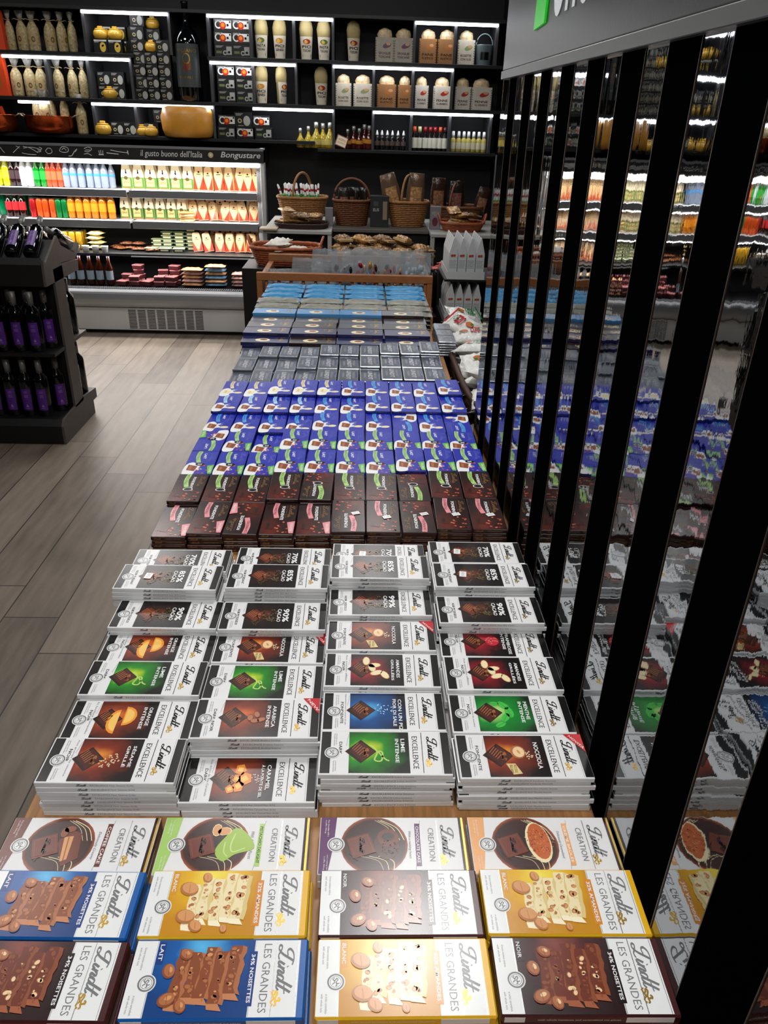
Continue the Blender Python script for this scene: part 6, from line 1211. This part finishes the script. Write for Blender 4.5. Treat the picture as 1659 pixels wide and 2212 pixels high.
# milk-carton shaped packs in trays
PC = pm('pack_white_card', '#c6c8c8', .45)
def gable():
    w_, h = .040, .175; m_ = MB(); d = .05
    m_.prism([(-w_/2, 0), (w_/2, 0), (w_/2, h*.62), (w_*.05, h), (-w_*.05, h), (-w_/2, h*.62)], 'y', -d/2, d/2, PC)
    a = Art(w_, h); a.ell(w_*.35, h*.57, w_*.17, h*.028, ink('#b5402c'), 1); a.ell(w_*.62, h*.575, w_*.17, h*.028, ink('#b5402c'), 1); a.rect(w_*.2, h*.535, w_*.8, h*.545, ink('#3a5a3a'), 2, uv=False)
    for k in range(7): a.rect(w_*.08, h*(.44-.03*k), w_*(.9-.05*(k % 3)), h*(.452-.03*k), ink('#8f9396'), 1, uv=False)
    a.onto(m_, front(w_, h, -d/2)); return Proto(m_.build('gable_carton'), 'carton', 'white gable top cartons')
GC_ = gable(); X0C = .4375; YC = 3.79
cs = empty('carton_stand', (.53, 3.95, 0)); tag(cs, 'black two level stand holding trays of white cartons', 'stand')
for nm_, x0, x1, y0, y1, z0, z1 in (('cabinet', .40, .66, 3.77, 4.12, 0, .7045), ('upper_shelf', .40, .66, 3.77, 4.12, .888, .8985), ('support', .62, .66, 3.77, 4.12, .705, .8875), ('back_panel', .40, .6195, 4.10, 4.12, .705, .8875)): m_ = MB(); m_.box(x0-.53, x1-.53, y0-3.95, y1-3.95, z0, z1, wbk, .001); child(cs, m_.build(nm_))
for lv, z, sc in (('upper', .899, 1.05), ('lower', .705, .95)):
    t = empty('white_tray', (.502, 3.93, z)); tag(t, '%s white card tray holding pointed cartons' % lv, 'tray'); m_ = MB()
    for b_ in ((-.088, .088, -.155, .155, 0, .003), (-.088, .088, -.157, -.155, 0, .036), (-.088, .088, .155, .157, 0, .036), (-.090, -.088, -.157, .157, 0, .036), (.088, .090, -.157, .157, 0, .036)): m_.box(*b_, PC)
    child(t, m_.build('card'))
    for i in range(4):
        for d_ in range(5): GC_.put((X0C+i*.043, 3.807+d_*.058, z+.0035), 'white pointed carton in the %s tray, %s from left, %s row' % (lv, ['first', 'second', 'third', 'fourth'][i], ['front', 'second', 'third', 'fourth', 'last'][d_]), scale=(1, 1, sc))
m_ = MB(); m_.lathe([(.07, 0), (.075, .01), (.075, .22), (.07, .23), (.001, .23)], pm('black_tub', '#141312', .25, coat=.3), 24); tag(m_.build('black_tub', loc=(.318+.155, 4.30, .62)), 'dark round tub behind the crate and cartons', 'tub'); m_ = MB(); m_.box(.36, .60, 4.2, 4.42, 0, .6195, wbk, .002); tag(m_.build('display_plinth'), 'black plinth under the round dark tub', 'plinth')
RB = sbag('snack_bag', pm('red_bag', '#b0281c', .3, bump=.4, bscale=50), .12, .08, .025, False, 9)
for i in range(3): RB.put((.44+.03*i, 4.28, .852+.028*i), 'red bag lying on the dark round tub, %s' % ['lowest', 'middle', 'topmost'][i], rot=(0, 0, i*.9))
# long basket with bread bags right of the table
lbk = basket(.085, .62, .17, 'dark', .85, seg=64, sup=4); put_b(lbk, (.425, 2.75, .64), 'long dark wicker basket of white bags beside the table'); m_ = MB(); m_.box(.345, .50, 2.14, 3.34, 0, .6385, wbk, .002); tag(m_.build('basket_bench'), 'low black bench carrying the long wicker basket', 'bench')
WP = pm('white_snack_bag', '#e2e2de', .25, bump=.5, bscale=45); a = None
def printed_bag(seed, c1, c2):
    t = empty('printed_bag'); child(t, packet('film', .17, .105, .035, WP, seed, .016, wob=.006)); m_ = MB(); A = Art(.17, .105)
    A.rect(.15, .004, .158, .10, ink(c1), 1, uv=False); A.text('UZE', .085, .03, .125, .075, ink(c2), 1, bold=.04); A.text('PRO', .115, .035, .135, .07, ink('#2b7a35'), 1, bold=.02); A.ell(.055, .05, .020, .013, ink('#c4703c'), 1); A.ell(.045, .045, .008, .006, ink('#3f7a3a'), 2); A.onto(m_, lambda u, v, e: (u-.085, v-.0525, .0415+e)); child(t, m_.build('print')); return Proto(t, 'snack bag', 'white printed bags in the long basket')
PB_ = [printed_bag(11, '#1f7a3a', '#b8242c'), printed_bag(12, '#b8242c', '#b8242c'), printed_bag(13, '#1f7a3a', '#1f7a3a')]
n_ = 0
for lv, N in ((0, 10), (1, 9), (2, 7)):
    for i in range(N):
        y = 2.24+i*(1.02/(N-1)); PB_[(i+lv) % 3].put((.425+R.uniform(-.012, .012), y, .72+lv*.055), 'white printed snack bag, %s layer of the long basket, %s from the near end' % (['lowest', 'middle', 'top'][lv], ['first', 'second', 'third', 'fourth', 'fifth', 'sixth', 'seventh', 'eighth', 'ninth', 'tenth'][i]), rot=(R.uniform(-.5, .5), R.uniform(-.45, .25), R.choice([0, PI])+R.uniform(-.7, .7)), scale=(.9, 1, 1))
